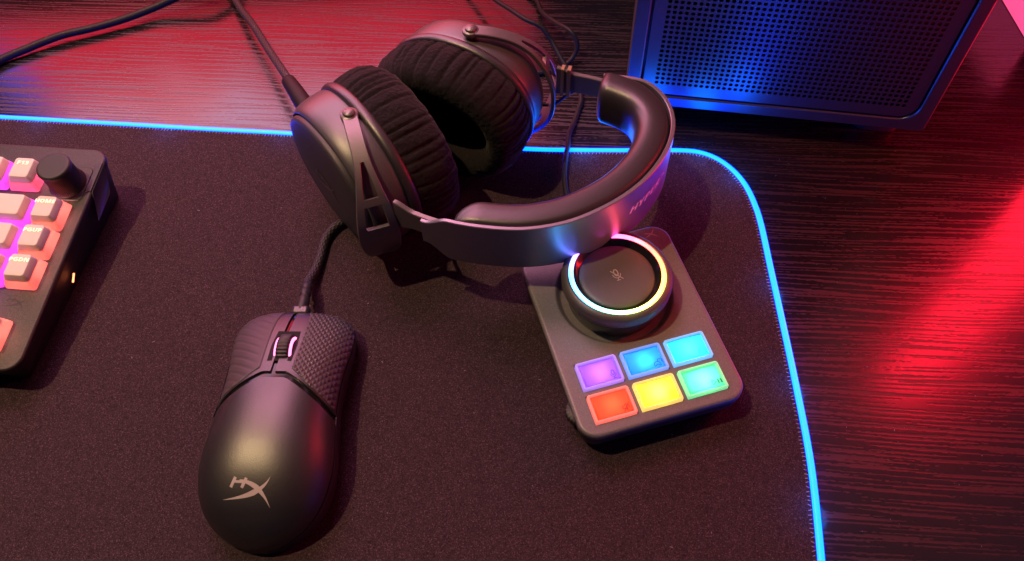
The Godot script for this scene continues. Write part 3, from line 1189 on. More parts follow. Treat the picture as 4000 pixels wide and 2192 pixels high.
# ---------------------------------------------------------------- stream controller
func controller() -> void:
	var cx := Vector3(0.968, 0, -0.25).normalized()
	var cz := cx.cross(UP)
	var o := thing("stream_controller", "grey desktop control pad with lit dial ring and six coloured keys", "control pad", Transform3D(Basis(cx, UP, cz), v(30.4, 0, -157.8)))
	var W := 88.0
	var Z0 := -107.0
	var Z1 := 7.6
	var top := 20.0
	var centre := Vector2(W / 2, (Z0 + Z1) / 2)
	var outline := PackedVector2Array()
	for p in rrect(W * MM, (Z1 - Z0) * MM, 0.010, 12):
		outline.append(p + centre * MM)
	# lower tray and side wall
	var st := start()
	slab(st, outline, [[0.007, 0.0015], [0.0055, 0.002], [0.0018, 0.0060], [0.0008, 0.0100], [0.0006, 0.0158]], Transform3D(), true, false)
	done("tray", st, M.controller_dark, o)
	st = start()
	# side wall with a rounded upper edge
	var lv := [[0.0010, 0.0158], [0.0002, 0.0160], [0.0, 0.0163], [0.0, 0.0182]]
	for i in 6:
		var a := PI / 2 * (i + 1) / 6.0
		lv.append([0.0018 * (1 - cos(a)), 0.0182 + 0.0018 * sin(a)])
	slab(st, outline, lv, Transform3D(), false, false)
	# top: rear piece stitched to the round dish, front piece stitched to the key field
	var edge := inset(outline, 0.0018)
	var hub := Vector2(44, -69.5) * MM
	var cut := -36.5 * MM
	var N := 180
	var ytop := top * MM
	var hit := func(c: Vector2, a: float, rear: bool) -> Vector2:
		var d := Vector2(cos(a), sin(a))
		var best := 10.0
		for i in edge.size():
			var p := edge[i]
			var q := edge[(i + 1) % edge.size()]
			var r: Variant = Geometry2D.segment_intersects_segment(c, c + d * 0.5, p, q)
			if r != null:
				best = minf(best, c.distance_to(r))
		if absf(d.y) > 1e-6:
			var t := (cut - c.y) / d.y
			if t > 0:
				best = minf(best, t)
		return c + d * best
	var angles := []
	for i in N:
		angles.append(TAU * i / N)
	var rows := [PackedVector3Array(), PackedVector3Array()]
	var r_dish := 0.0325
	# corners of the rear piece so that no corner is cut off
	for s in [Vector2(W, cut / MM), Vector2(0, cut / MM)]:
		angles.append(fposmod((Vector2(clampf(s.x, 1.8, W - 1.8), s.y) * MM - hub).angle(), TAU))
	angles.sort()
	st.set_smooth_group(-1)
	for a in angles:
		var p: Vector2 = hub + Vector2(cos(a), sin(a)) * r_dish
		var q: Vector2 = hit.call(hub, a, true)
		rows[0].append(Vector3(q.x, ytop, q.y))
		rows[1].append(Vector3(p.x, ytop, p.y))
	grid(st, rows, false, true)
	var kc := Vector2(44.3, -16.0) * MM
	var ka := Vector2(7.8, -34.2) * MM
	var kb := Vector2(80.8, 2.2) * MM
	angles = []
	for i in N:
		angles.append(TAU * i / N)
	for s in [ka, kb, Vector2(ka.x, kb.y), Vector2(kb.x, ka.y)]:
		angles.append(fposmod((s - kc).angle(), TAU))
	for s in [Vector2(W - 1.8, cut / MM), Vector2(1.8, cut / MM)]:
		angles.append(fposmod((s * MM - kc).angle(), TAU))
	angles.sort()
	rows = [PackedVector3Array(), PackedVector3Array()]
	for a in angles:
		var d := Vector2(cos(a), sin(a))
		var q: Vector2 = hit.call(kc, a, false)
		var tx := 10.0
		if absf(d.x) > 1e-6:
			tx = ((kb.x if d.x > 0 else ka.x) - kc.x) / d.x
		if absf(d.y) > 1e-6:
			tx = minf(tx, ((kb.y if d.y > 0 else ka.y) - kc.y) / d.y)
		var p := kc + d * tx
		rows[0].append(Vector3(q.x, ytop, q.y))
		rows[1].append(Vector3(p.x, ytop, p.y))
	grid(st, rows, false, true)
	# bars between the keys
	var kw := 22.2
	var kd := 15.9
	var xs := [8.6, 33.0, 57.4]
	var zs := [-33.3, -14.7]
	st.set_smooth_group(-1)
	var bars := [[7.8, -34.2, 80.8, -33.5], [7.8, -17.25, 80.8, -14.85], [7.8, 1.35, 80.8, 2.2]]
	for z in zs:
		bars.append_array([[7.8, z - 0.2, 8.4, z + kd + 0.2], [31.0, z - 0.2, 32.8, z + kd + 0.2], [55.4, z - 0.2, 57.2, z + kd + 0.2], [79.8, z - 0.2, 80.8, z + kd + 0.2]])
	for b in bars:
		box(st, Vector3((b[2] - b[0]) * MM, 0.0059, (b[3] - b[1]) * MM), Transform3D(Basis(), v((b[0] + b[2]) / 2, 17.0, (b[1] + b[3]) / 2)))
	st.set_smooth_group(0)
	# dish round the dial
	var prof := []
	for i in 9:
		var t := i / 8.0
		prof.append([r_dish - 0.0040 * t, ytop - 0.0042 * smoothstep(0.0, 1.0, t)])
	prof.append([0.020, ytop - 0.0046])
	lathe(st, prof, 120, Transform3D(Basis(), Vector3(hub.x, 0, hub.y)))
	done("body", st, M.controller_body, o)
	st = start()
	box(st, v(73.5, 0.4, 36.8), Transform3D(Basis(), v(44.3, 13.9, -16.0)))
	done("key_well", st, M.key_top, o)
	# dial
	var dx := Transform3D(Basis(), Vector3(hub.x, 0, hub.y))
	st = start()
	lathe(st, [[0.0250, 0.0152], [0.0254, 0.0165], [0.0258, 0.0285], [0.0258, 0.0300]], 120, dx)
	var dial := done("dial", st, M.dial_side, o)
	st = start()
	lathe(st, [[0.0258, 0.0300], [0.0282, 0.0306], [0.0292, 0.0314], [0.0294, 0.0340], [0.0292, 0.0366], [0.0284, 0.0381], [0.0270, 0.0388], [0.0258, 0.0390], [0.0257, 0.0386]], 120, dx)
	done("rim", st, M.dial_plate, dial)
	# light ring: a rounded light guide whose hue runs round it
	var hue := Image.create(256, 4, false, Image.FORMAT_RGB8)
	var stops := [[0.0, Color(1.0, 0.36, 0.12)], [0.10, Color(1.0, 0.62, 0.20)], [0.22, Color(0.86, 0.95, 0.35)], [0.32, Color(0.45, 0.95, 0.62)], [0.42, Color(0.22, 0.80, 1.0)], [0.52, Color(0.16, 0.62, 1.0)], [0.62, Color(0.45, 0.36, 1.0)], [0.74, Color(1.0, 0.25, 0.9)], [0.84, Color(1.0, 0.30, 0.45)], [0.93, Color(1.0, 0.26, 0.22)], [1.0, Color(1.0, 0.36, 0.12)]]
	for x in 256:
		var t := x / 256.0
		var c := Color.WHITE
		for i in stops.size() - 1:
			if t >= stops[i][0] and t <= stops[i + 1][0]:
				c = stops[i][1].lerp(stops[i + 1][1], (t - stops[i][0]) / (stops[i + 1][0] - stops[i][0]))
		for y in 4:
			hue.set_pixel(x, y, c)
	var rl := mat("ring_light", lin(0.6, 0.6, 0.6), 0.4)
	rl.emission_enabled = true
	rl.emission = Color.BLACK
	rl.emission_texture = tex(hue)
	rl.emission_energy_multiplier = 9.0
	st = start()
	var rg := []
	var RN := 160
	for i in RN + 1:
		var a := TAU * i / RN
		var r := PackedVector3Array()
		for q in [[0.0257, 0.0384], [0.0255, 0.0391], [0.0247, 0.0395], [0.0237, 0.0392], [0.0232, 0.0385]]:
			r.append(dx * Vector3(cos(a) * q[0], q[1], sin(a) * q[0]))
		rg.append(r)
	grid(st, rg, false, false, true, true)
	done("light_ring", st, M.ring_light, dial)
	st = start()
	lathe(st, [[0.0232, 0.0386], [0.0228, 0.0381], [0.0208, 0.0358], [0.0201, 0.0354]], 120, dx)
	done("funnel", st, M.gloss_black, dial)
	st = start()
	lathe(st, [[0.0201, 0.0350], [0.0199, 0.0357], [0.0194, 0.0361], [0.017, 0.0363], [0.010, 0.0362], [0.0, 0.0361]], 120, dx)
	var dp := done("touch_plate", st, M.dial_plate, dial)
	st = start()
	var on := func(p: Vector2) -> Vector3: return dx * v(p.x, 36.42, -p.y)
	microphone(st, on, 1.7)
	stroke(st, seg2(-2.6, 3.6, 2.6, -2.8), 0.5, 0.5, 0.5, on)
	done("icon", st, M.silver_print, dp)
	# keys
	var hues := [["key_violet", 0.36, 0.14, 0.85], ["key_blue", 0.0, 0.36, 0.90], ["key_cyan", 0.0, 0.62, 0.95], ["key_orange", 0.98, 0.13, 0.035], ["key_yellow", 0.95, 0.80, 0.03], ["key_green", 0.07, 0.72, 0.36]]
	var power := [1.0, 1.2, 4.0, 0.6, 5.0, 3.5]
	for k in 6:
		var h: Array = hues[k]
		var m := translucent(h[0], lerpf(h[1], 0.5, 0.1), lerpf(h[2], 0.5, 0.1), lerpf(h[3], 0.5, 0.1), 1.0)
		m.emission = lin(h[1], h[2], h[3])
		m.emission_energy_multiplier = 0.40
		m.roughness = 0.3
		var kx: float = xs[k % 3] + kw / 2
		var kz: float = zs[k / 3] + kd / 2
		var at := Transform3D(Basis(), v(kx, 0, kz))
		st = start()
		var ol := rrect(kw * MM, kd * MM, 0.0017, 6)
		slab(st, ol, [[0.0019, 0.0150], [0.0019, 0.0209], [0.0021, 0.0212], [0.0024, 0.0213]], at, false, true)
		var key := done("key", st, m, o)
		st = start()
		slab(st, ol, [[0.0, 0.0150], [0.0, 0.0208], [0.0003, 0.0215], [0.0008, 0.0218], [0.0011, 0.0217], [0.0014, 0.0213], [0.0015, 0.0206]], at, false, false)
		var bm := translucent(h[0] + "_bezel", lerpf(h[1], 1.0, 0.35), lerpf(h[2], 1.0, 0.35), lerpf(h[3], 1.0, 0.35), 0.55)
		done("bezel", st, bm, key)
		key.set_meta("label", ["violet lit key with a microphone sign", "blue lit key with a game and chat sign", "cyan lit key with a headset sign", "orange lit key with a mute sign", "yellow lit key with a round face sign", "green lit key with a play and pause sign"][k])
		glow(h[0] + "_led", h[1] * 0.88 + 0.14, h[2] * 0.88 + 0.14, h[3] * 0.88 + 0.14, 150.0 * power[k])
		st = start()
		lathe(st, [[0.0, 0.0142], [0.0016, 0.0142], [0.0018, 0.0146], [0.0014, 0.0152], [0.0, 0.0154]], 14, at * Transform3D(Basis(), v(0.3, 0, 0.3)))
		done("led", st, M[h[0] + "_led"], key)
		var pm := mat(h[0] + "_print", lin(h[1] * 0.25, h[2] * 0.25, h[3] * 0.35), 0.6)
		st = start()
		var ion := func(p: Vector2) -> Vector3: return at * v(6.3 + p.x * 1.15, 21.42, 3.4 - p.y * 1.15)
		icon(st, k, ion)
		done("icon", st, pm, key)
	# emblem at the rear corner, only its wing
	st = start()
	var won := func(p: Vector2) -> Vector3: return v(77.5 + p.x, 20.08, -101.0 - p.y)
	stroke(st, bez(Vector2(-3.5, 1.2), Vector2(1.5, 0.6), Vector2(4.2, -3.6)), 0.4, 1.0, 0.05, won)
	stroke(st, bez(Vector2(3.2, 3.6), Vector2(1.5, -0.6), Vector2(-4.8, -1.9)), 0.05, 1.0, 0.05, won)
	done("emblem", st, M.silver_print, o)
	# volume wheel on the left side
	st = start()
	lathe(st, [[0.0, -0.0022], [0.0068, -0.0022], [0.0074, -0.0016, 1], [0.0074, 0.0016, 1], [0.0068, 0.0022], [0.0, 0.0022]], 90, Transform3D(Basis(), v(5.0, 10.4, -12)), 22, 0.0003)
	done("side_wheel", st, M.controller_dark, o)
	for q in [[12, -96], [76, -96], [12, -4], [76, -4]]:
		st = start()
		slab(st, rrect(0.012, 0.006, 0.002), [[0.0, 0.0001], [0.0, 0.0016]], Transform3D(Basis(), v(q[0], 0, q[1])))
		done("foot", st, M.mat_rubber, o)
	# lamps for the ring
	for i in 6:
		var a := TAU * (i + 0.5) / 6.0
		var c := hue.get_pixel(int(256 * (i + 0.5) / 6.0), 0).srgb_to_linear()
		lamp(OmniLight3D.new(), "ring_lamp", Vector3(hub.x + cos(a) * 0.0245, 0.0405, hub.y + sin(a) * 0.0245), c.r, c.g, c.b, 0.00012, 0.001, o)
	# cable
	st = start()
	var inv := o.transform.affine_inverse()
	var cp := PackedVector3Array()
	for p in mm_path([[-39.9, 6, -560.8], [-18.9, 10, -525], [-5.2, 16, -497.7], [5.6, 20, -480.6], [15.3, 22, -467.2], [26.5, 20, -460.3], [34, 12, -453.5], [40.3, 6, -442], [46, 2, -431.5], [51, 0, -421], [51.8, -1.2, -409], [49.4, -1.5, -400], [45, -1.0, -386.5], [41, 0.6, -375], [39.3, 2.6, -362], [37.6, 3.6, -353.5], [35.5, 3, -337], [35.9, 2.2, -320.9], [38, 3, -301.7], [44, 7, -279], [52, 11, -268]], 8):
		cp.append(inv * p)
	tube(st, cp, 0.0017, 10)
	done("cable", st, M.cable_rubber, o)

func microphone(st: SurfaceTool, on: Callable, k: float) -> void:
	var s := func(p: Vector2) -> Vector3: return on.call(p * k)
	stroke(st, arc(Vector2(0, 1.1), 0.62, 1.2, 0, 360, 24), 0.36, 0.36, 0.36, s)
	stroke(st, arc(Vector2(0, 0.6), 1.25, 1.5, 180, 360, 16), 0.26, 0.26, 0.26, s)
	stroke(st, seg2(0, -0.9, 0, -1.7), 0.26, 0.26, 0.26, s)
	stroke(st, seg2(-0.6, -1.75, 0.6, -1.75), 0.26, 0.26, 0.26, s)

func icon(st: SurfaceTool, k: int, on: Callable) -> void:
	var w := 0.36
	match k:
		0:
			microphone(st, on, 1.0)
		1:
			stroke(st, bez(Vector2(-1.6, 0.2), Vector2(-0.6, 0.9), Vector2(0.4, 0.2)), w, w, w, on)
			stroke(st, bez(Vector2(-1.6, 0.2), Vector2(-2.6, -1.6), Vector2(-1.6, -1.5)), w, w, w, on)
			stroke(st, bez(Vector2(-1.6, -1.5), Vector2(-0.6, -0.2), Vector2(0.4, -1.5)), w, w, w, on)
			stroke(st, bez(Vector2(0.4, -1.5), Vector2(1.3, -1.6), Vector2(0.4, 0.2)), w, w, w, on)
			stroke(st, arc(Vector2(0.9, 0.9), 1.0, 0.8, -40, 220, 20), w, w, w, on)
			stroke(st, seg2(1.6, 0.3, 2.1, -0.1), w, w, w, on)
		2:
			stroke(st, arc(Vector2(0, 0.2), 1.5, 1.5, -10, 190, 20), w, w, w, on)
			stroke(st, arc(Vector2(-1.4, -0.5), 0.45, 0.7, 0, 360, 14), w, w, w, on)
			stroke(st, arc(Vector2(1.4, -0.5), 0.45, 0.7, 0, 360, 14), w, w, w, on)
			stroke(st, seg2(1.3, -1.2, 0.2, -1.9), w, w, w, on)
		3:
			stroke(st, seg2(-1.7, 0.5, -1.0, 0.5), w, w, w, on)
			stroke(st, seg2(-1.7, 0.5, -1.7, -0.6), w, w, w, on)
			stroke(st, seg2(-1.7, -0.6, -1.0, -0.6), w, w, w, on)
			stroke(st, seg2(-1.0, 0.5, 0.2, 1.5), w, w, w, on)
			stroke(st, seg2(-1.0, -0.6, 0.2, -1.6), w, w, w, on)
			stroke(st, seg2(0.2, 1.5, 0.2, -1.6), w, w, w, on)
			stroke(st, seg2(-1.5, -1.9, 1.6, 1.8), w, w, w, on)
			stroke(st, arc(Vector2(0.3, 0), 0.9, 0.9, -50, 50, 8), w, w, w, on)
		4:
			stroke(st, arc(Vector2(0, 0), 1.7, 1.7, 0, 360, 32), w, w, w, on)
			stroke(st, arc(Vector2(-0.6, 0.5), 0.25, 0.3, 0, 360, 10), 0.3, 0.3, 0.3, on)
			stroke(st, arc(Vector2(0.6, 0.5), 0.25, 0.3, 0, 360, 10), 0.3, 0.3, 0.3, on)
			stroke(st, arc(Vector2(0, -0.5), 0.5, 0.35, 0, 360, 10), w, w, w, on)
			stroke(st, seg2(-1.1, 0.0, -0.7, -0.2), w, w, w, on)
			stroke(st, seg2(1.1, 0.0, 0.7, -0.2), w, w, w, on)
		5:
			stroke(st, seg2(-2.3, 1.2, -2.3, -1.2), w, w, w, on)
			stroke(st, seg2(-2.3, 1.2, -0.5, 0.0), w, w, w, on)
			stroke(st, seg2(-2.3, -1.2, -0.5, 0.0), w, w, w, on)
			for x in [0.5, 1.8]:
				stroke(st, seg2(x, 1.1, x, -1.1), 0.85, 0.85, 0.85, on)

# ---------------------------------------------------------------- mouse
func table(t: Array, x: float) -> float:
	for i in t.size() - 1:
		if x <= t[i + 1][0]:
			var a: Array = t[maxi(i - 1, 0)]
			var b: Array = t[i]
			var c: Array = t[i + 1]
			var d: Array = t[mini(i + 2, t.size() - 1)]
			var f: float = (x - b[0]) / (c[0] - b[0])
			var m0: float = (c[1] - a[1]) / maxf(c[0] - a[0], 1e-6) * (c[0] - b[0])
			var m1: float = (d[1] - b[1]) / maxf(d[0] - b[0], 1e-6) * (c[0] - b[0])
			var f2 := f * f
			var f3 := f2 * f
			return (2 * f3 - 3 * f2 + 1) * b[1] + (f3 - 2 * f2 + f) * m0 + (-2 * f3 + 3 * f2) * c[1] + (f3 - f2) * m1
	return t[-1][1]

const M_LEN := 127.0
const M_WIDE := [[0, 0.5], [1.2, 8.5], [4, 15.5], [9, 22.5], [17, 28.8], [28, 32.6], [40, 33.6], [55, 32.2], [72, 30.6], [90, 31.2], [104, 33.0], [112, 33.2], [118, 31.8], [122.5, 28.6], [125.5, 23.0], [127, 16]]
const M_HIGH := [[0, 9], [1.2, 13.5], [4, 18.5], [9, 24], [17, 30], [28, 35], [40, 37.6], [52, 38.2], [66, 37.2], [80, 34.6], [95, 30.6], [108, 26.2], [118, 22.0], [124, 18.5], [127, 15]]

# a point of the mouse's skin: l along from the rear, c = cosine across (-1 left .. 1 right), off outward, all mm
func skin(l: float, c: float, off: float) -> Vector3:
	var p := skin0(l, c)
	if off == 0.0:
		return p * MM
	var e := 0.35
	var l0 := clampf(l, e, M_LEN - e)
	var th := acos(clampf(c, -1, 1))
	var dl := skin0(l0 + e, c) - skin0(l0 - e, c)
	var t0 := clampf(th, 0.03, PI - 0.03)
	var dc := skin0(l0, cos(t0 - 0.02)) - skin0(l0, cos(t0 + 0.02))
	# z runs to the rear, x right: along is -z
	var n := dc.cross(dl).normalized()
	return (p + n * off) * MM

func skin0(l: float, c: float) -> Vector3:
	var W := table(M_WIDE, l)
	var H := table(M_HIGH, l)
	var y0 := 1.2
	var s := sqrt(maxf(0.0, 1.0 - c * c))
	var x := signf(c) * pow(absf(c), 0.82) * W
	var y := y0 + (H - y0) * pow(s, 0.62)
	# the side is drawn in below
	var tuck := 1.0 - 0.07 * smoothstep(0.5, 0.0, (y - y0) / (H - y0))
	return Vector3(x * tuck, y, -l)

# a patch of skin with a turned-down edge; u runs along, w across
func patch(st: SurfaceTool, lo: Callable, hi: Callable, ca: float, cb: float, off: float, nu: int, nw: int, bump = null) -> void:
	var ta := acos(ca)
	var tb := acos(cb)
	var rows := []
	for i in nu + 1:
		var r := PackedVector3Array()
		for j in nw + 1:
			var c := cos(lerpf(ta, tb, float(j) / nw))
			var l := lerpf(lo.call(c), hi.call(c), float(i) / nu)
			var o := off
			if bump != null:
				o += bump.call(l, skin0(l, c).x, minf(minf(i, nu - i), minf(j, nw - j)))
			r.append(skin(l, c, o))
		rows.append(r)
	grid(st, rows)
	# skirt
	var loop := PackedVector3Array()
	var low := PackedVector3Array()
	var add := func(i: int, j: int) -> void:
		var c := cos(lerpf(ta, tb, float(j) / nw))
		var l := lerpf(lo.call(c), hi.call(c), float(i) / nu)
		loop.append(rows[i][j])
		low.append(skin(l, c, off - 1.6))
	for j in nw:
		add.call(0, j)
	for i in nu:
		add.call(i, nw)
	for j in nw:
		add.call(nu, nw - j)
	for i in nu:
		add.call(nu - i, 0)
	st.set_smooth_group(3)
	grid(st, [loop, low], false, true)
	st.set_smooth_group(0)

func mouse() -> void:
	var ax := Vector3(0.9987, 0, 0.05).normalized()
	var o := thing("computer_mouse", "black wired mouse with textured grips and a silver winged emblem", "mouse", Transform3D(Basis(ax, UP, ax.cross(UP)), v(-123.6, 0, -106.3)))
	# inner body
	var st := start()
	var rows := []
	for i in 65:
		var r := PackedVector3Array()
		var t := i / 64.0
		var l := M_LEN * (0.5 - 0.5 * cos(PI * t))
		for j in 49:
			r.append(skin(clampf(l, 3.0, M_LEN - 1.5), cos(PI - PI * j / 48.0), -1.1))
		rows.append(r)
	grid(st, rows, false, false, true)
	var body := done("inner_body", st, M.gloss_black, o)
	# base plate
	st = start()
	var ol := PackedVector2Array()
	for i in 40:
		var l := M_LEN * (0.5 - 0.5 * cos(PI * i / 39.0))
		ol.append(Vector2(table(M_WIDE, l) * 0.925, -l) * MM)
	for i in 40:
		var l := M_LEN * (0.5 + 0.5 * cos(PI * i / 39.0))
		ol.append(Vector2(-table(M_WIDE, l) * 0.925, -l) * MM)
	ol.reverse()
	slab(st, ol, [[0.001, 0.0004], [0.0, 0.0008], [0.0, 0.0016]])
	done("base_plate", st, M.matte_black, o)
	var gap := func(c: float) -> float: return 79.0 - 17.5 * clampf((absf(c) - 0.14) / 0.86, 0.0, 1.0)
	var front := func(_c: float) -> float: return M_LEN - 0.4
	var rear := func(_c: float) -> float: return 0.5
	var gap_lo := func(c: float) -> float: return gap.call(c) - 1.9
	var gap_hi := func(c: float) -> float: return gap.call(c) + 1.9
	# palm shell
	st = start()
	patch(st, rear, gap_lo, -0.955, 0.955, 0.0, 46, 60)
	var palm := done("palm_shell", st, M.mouse_shell, o)
	st = start()
	var arch := PackedVector3Array()
	for i in 25:
		arch.append(skin(0.5, cos(PI * i / 24.0), 0.02))
	fan(st, arch, true)
	done("tail", st, M.mouse_shell, o)
	# side panels
	for s in [-1.0, 1.0]:
		st = start()
		patch(st, rear, front, (-1.0 if s < 0 else 0.964), (-0.964 if s < 0 else 1.0), 0.0, 70, 10)
		done("side_panel", st, M.mouse_side, o)
	# buttons
	st = start()
	patch(st, gap_hi, front, -0.955, -0.035, 0.0, 34, 30)
	var lb := done("left_button", st, M.mouse_shell, o)
	st = start()
	patch(st, gap_hi, front, 0.005, 0.955, 0.0, 34, 30)
	var rbt := done("right_button", st, M.mouse_shell, o)
	# grip tapes
	var g_lo := func(c: float) -> float: return gap.call(c) + 3.0 + 2.2 * smoothstep(0.5, 0.15, absf(c))
	var g_hi := func(_c: float) -> float: return M_LEN - 2.2
	st = start()
	var lines := func(l: float, x: float, rim: float) -> float:
		if rim < 0.5:
			return -0.35
		var q := fposmod(l * 0.86 + x * 0.45, 4.2)
		var cutoff := smoothstep(-8.0, -13.0, x)
		return -0.32 * smoothstep(0.75, 0.1, absf(q - 2.1)) * cutoff
	patch(st, g_lo, g_hi, -0.94, -0.19, 0.55, 110, 56, lines)
	done("grip_tape", st, M.mouse_grip, lb)
	st = start()
	var diamonds := func(l: float, x: float, rim: float) -> float:
		if rim < 0.5:
			return -0.35
		var a := fposmod((x * 0.80 + l * 0.55) / 2.1, 1.0)
		var b := fposmod((x * 0.80 - l * 0.55) / 2.1, 1.0)
		return 0.62 * minf(minf(a, 1 - a), minf(b, 1 - b)) * 2.0 - 0.28
	patch(st, g_lo, g_hi, 0.20, 0.94, 0.55, 150, 110, diamonds)
	done("grip_tape", st, M.mouse_grip, rbt)
	# wheel with lit rings
	var wc := skin(97.5, 0.02, -6.6)
	var wx := Transform3D(Basis(Vector3(0, 1, 0), Vector3(1, 0, 0), Vector3(0, 0, -1)), wc)
	st = start()
	lathe(st, [[0.0, -0.0034], [0.0094, -0.0034], [0.0104, -0.0031, 1], [0.0108, -0.0022, 1], [0.0109, 0.0, 1], [0.0108, 0.0022, 1], [0.0104, 0.0031, 1], [0.0094, 0.0034], [0.0, 0.0034]], 180, wx, 36, 0.00028)
	var wh := done("scroll_wheel", st, M.matte_black, o)
	glow("wheel_light", 1.0, 0.16, 0.42, 4.5)
	for s in [-1.0, 1.0]:
		st = start()
		var ring := PackedVector3Array()
		for i in 49:
			var a := TAU * i / 48.0
			ring.append(wx * Vector3(cos(a) * 0.0088, s * 0.0037, sin(a) * 0.0088))
		tube(st, ring, 0.00085, 8)
		done("light_ring", st, M.wheel_light, wh)
	lamp(OmniLight3D.new(), "wheel_lamp", wc + Vector3(0, 0.0125, 0), 1.0, 0.16, 0.42, 0.00003, 0.001, o)
	# slot the wheel turns in
	st = start()
	var slot := func(p: Vector2) -> Vector3: return skin(p.y, p.x / table(M_WIDE, p.y), 0.12)
	stroke(st, seg2(0.6, 87.5, 0.6, 108.5, 20), 8.6, 9.4, 8.0, slot)
	done("wheel_slot", st, M.speaker_cloth, o)
	# side buttons on the left
	for q in [[62.0, 76.0], [78.0, 92.0]]:
		st = start()
		var a := func(_c: float) -> float: return q[0]
		var b := func(_c: float) -> float: return q[1]
		patch(st, a, b, -0.962, -0.925, 1.0, 12, 5)
		done("side_button", st, M.gloss_black, o)
	# emblem
	st = start()
	var on := func(p: Vector2) -> Vector3:
		var l := 20.5 + p.y
		var W := table(M_WIDE, l)
		return skin(l, signf(p.x - 2.2) * pow(absf(p.x - 2.2) / W, 1.0 / 0.82), 0.09)
	emblem(st, on, 0.95)
	done("emblem", st, M.silver_print, palm)
	# cable with strain relief
	var inv := o.transform.affine_inverse()
	var local := func(a: Array) -> PackedVector3Array:
		var r := PackedVector3Array()
		for p in mm_path(a, 8):
			r.append(inv * p)
		return r
	st = start()
	box(st, v(9.5, 6.5, 6), Transform3D(Basis(), v(0.8, 14.5, -127.5)), 0.0015)
	done("cable_socket", st, M.mouse_shell, o)
	st = start()
	var sp: PackedVector3Array = local.call([[-116.6, 14.5, -234], [-116.0, 14.2, -240], [-116.2, 12.5, -247.5], [-116.6, 9.5, -254]])
	var rad := PackedFloat32Array()
	for i in sp.size():
		var f := float(i) / (sp.size() - 1)
		rad.append(lerpf(0.0034, 0.0030, f) - (0.0008 if f > 0.45 and (i % 6) < 2 else 0.0))
	tube(st, sp, 0.003, 16, rad)
	done("strain_relief", st, M.matte_black, o)
	st = start()
	tube(st, local.call([[-116.5, 9.8, -253.5], [-117.1, 7.0, -259], [-114.9, 4.0, -269.2], [-113.2, 3.0, -280], [-111.8, 3.0, -291.6], [-107.4, 3.2, -300.4], [-100.9, 3.2, -306], [-93, 2.9, -311.3], [-80.9, 2.9, -317], [-60, 2.9, -330], [-44, 2.9, -348], [-30, 2.9, -362]]), 0.0027, 12, PackedFloat32Array(), 0.0085)
	done("cable", st, M.braid, o)

# ---------------------------------------------------------------- loose cables
func cables() -> void:
	var st := start()
	tube(st, mm_path([[-520, -0.6, -420], [-450, 0.5, -436], [-385.3, -0.5, -452.4], [-368.7, -0.3, -469.1], [-352.8, 0.5, -479.4], [-331.2, 1.5, -491.8], [-308.9, 1.5, -499.7], [-287.7, 2.0, -508.1], [-265.7, 4, -518.2], [-247.9, 8, -524.3], [-226.8, 12, -533.2], [-205, 9, -555], [-200, 2, -590], [-225, -0.5, -645]], 8), 0.0028, 12)
	var o := done("power_cable", st, M.cable_rubber, self)
	o.set_meta("label", "thick black cable arching over the bare desk at the upper left")
	o.set_meta("category", "cable")
	st = start()
	tube(st, mm_path([[10, -1.6, -560], [18.3, -1, -530], [26.1, 0, -516.2], [28, 2, -504], [31, 6, -492], [38.3, 12, -474.6], [46.6, 16, -460.8], [51, 12, -455.5], [51.6, 7, -452.4], [48.7, 2, -449], [43.1, -1.0, -444.5], [35.1, -1.8, -440.4], [27.3, -1.8, -438.5], [12, -1.8, -436.5], [-20, -1.8, -440], [-60, -1.8, -470]], 8), 0.0017, 10)
	o = done("thin_cable", st, M.cable_rubber, self)
	o.set_meta("label", "thin black cable looping on the desk behind the far ear cup")
	o.set_meta("category", "cable")

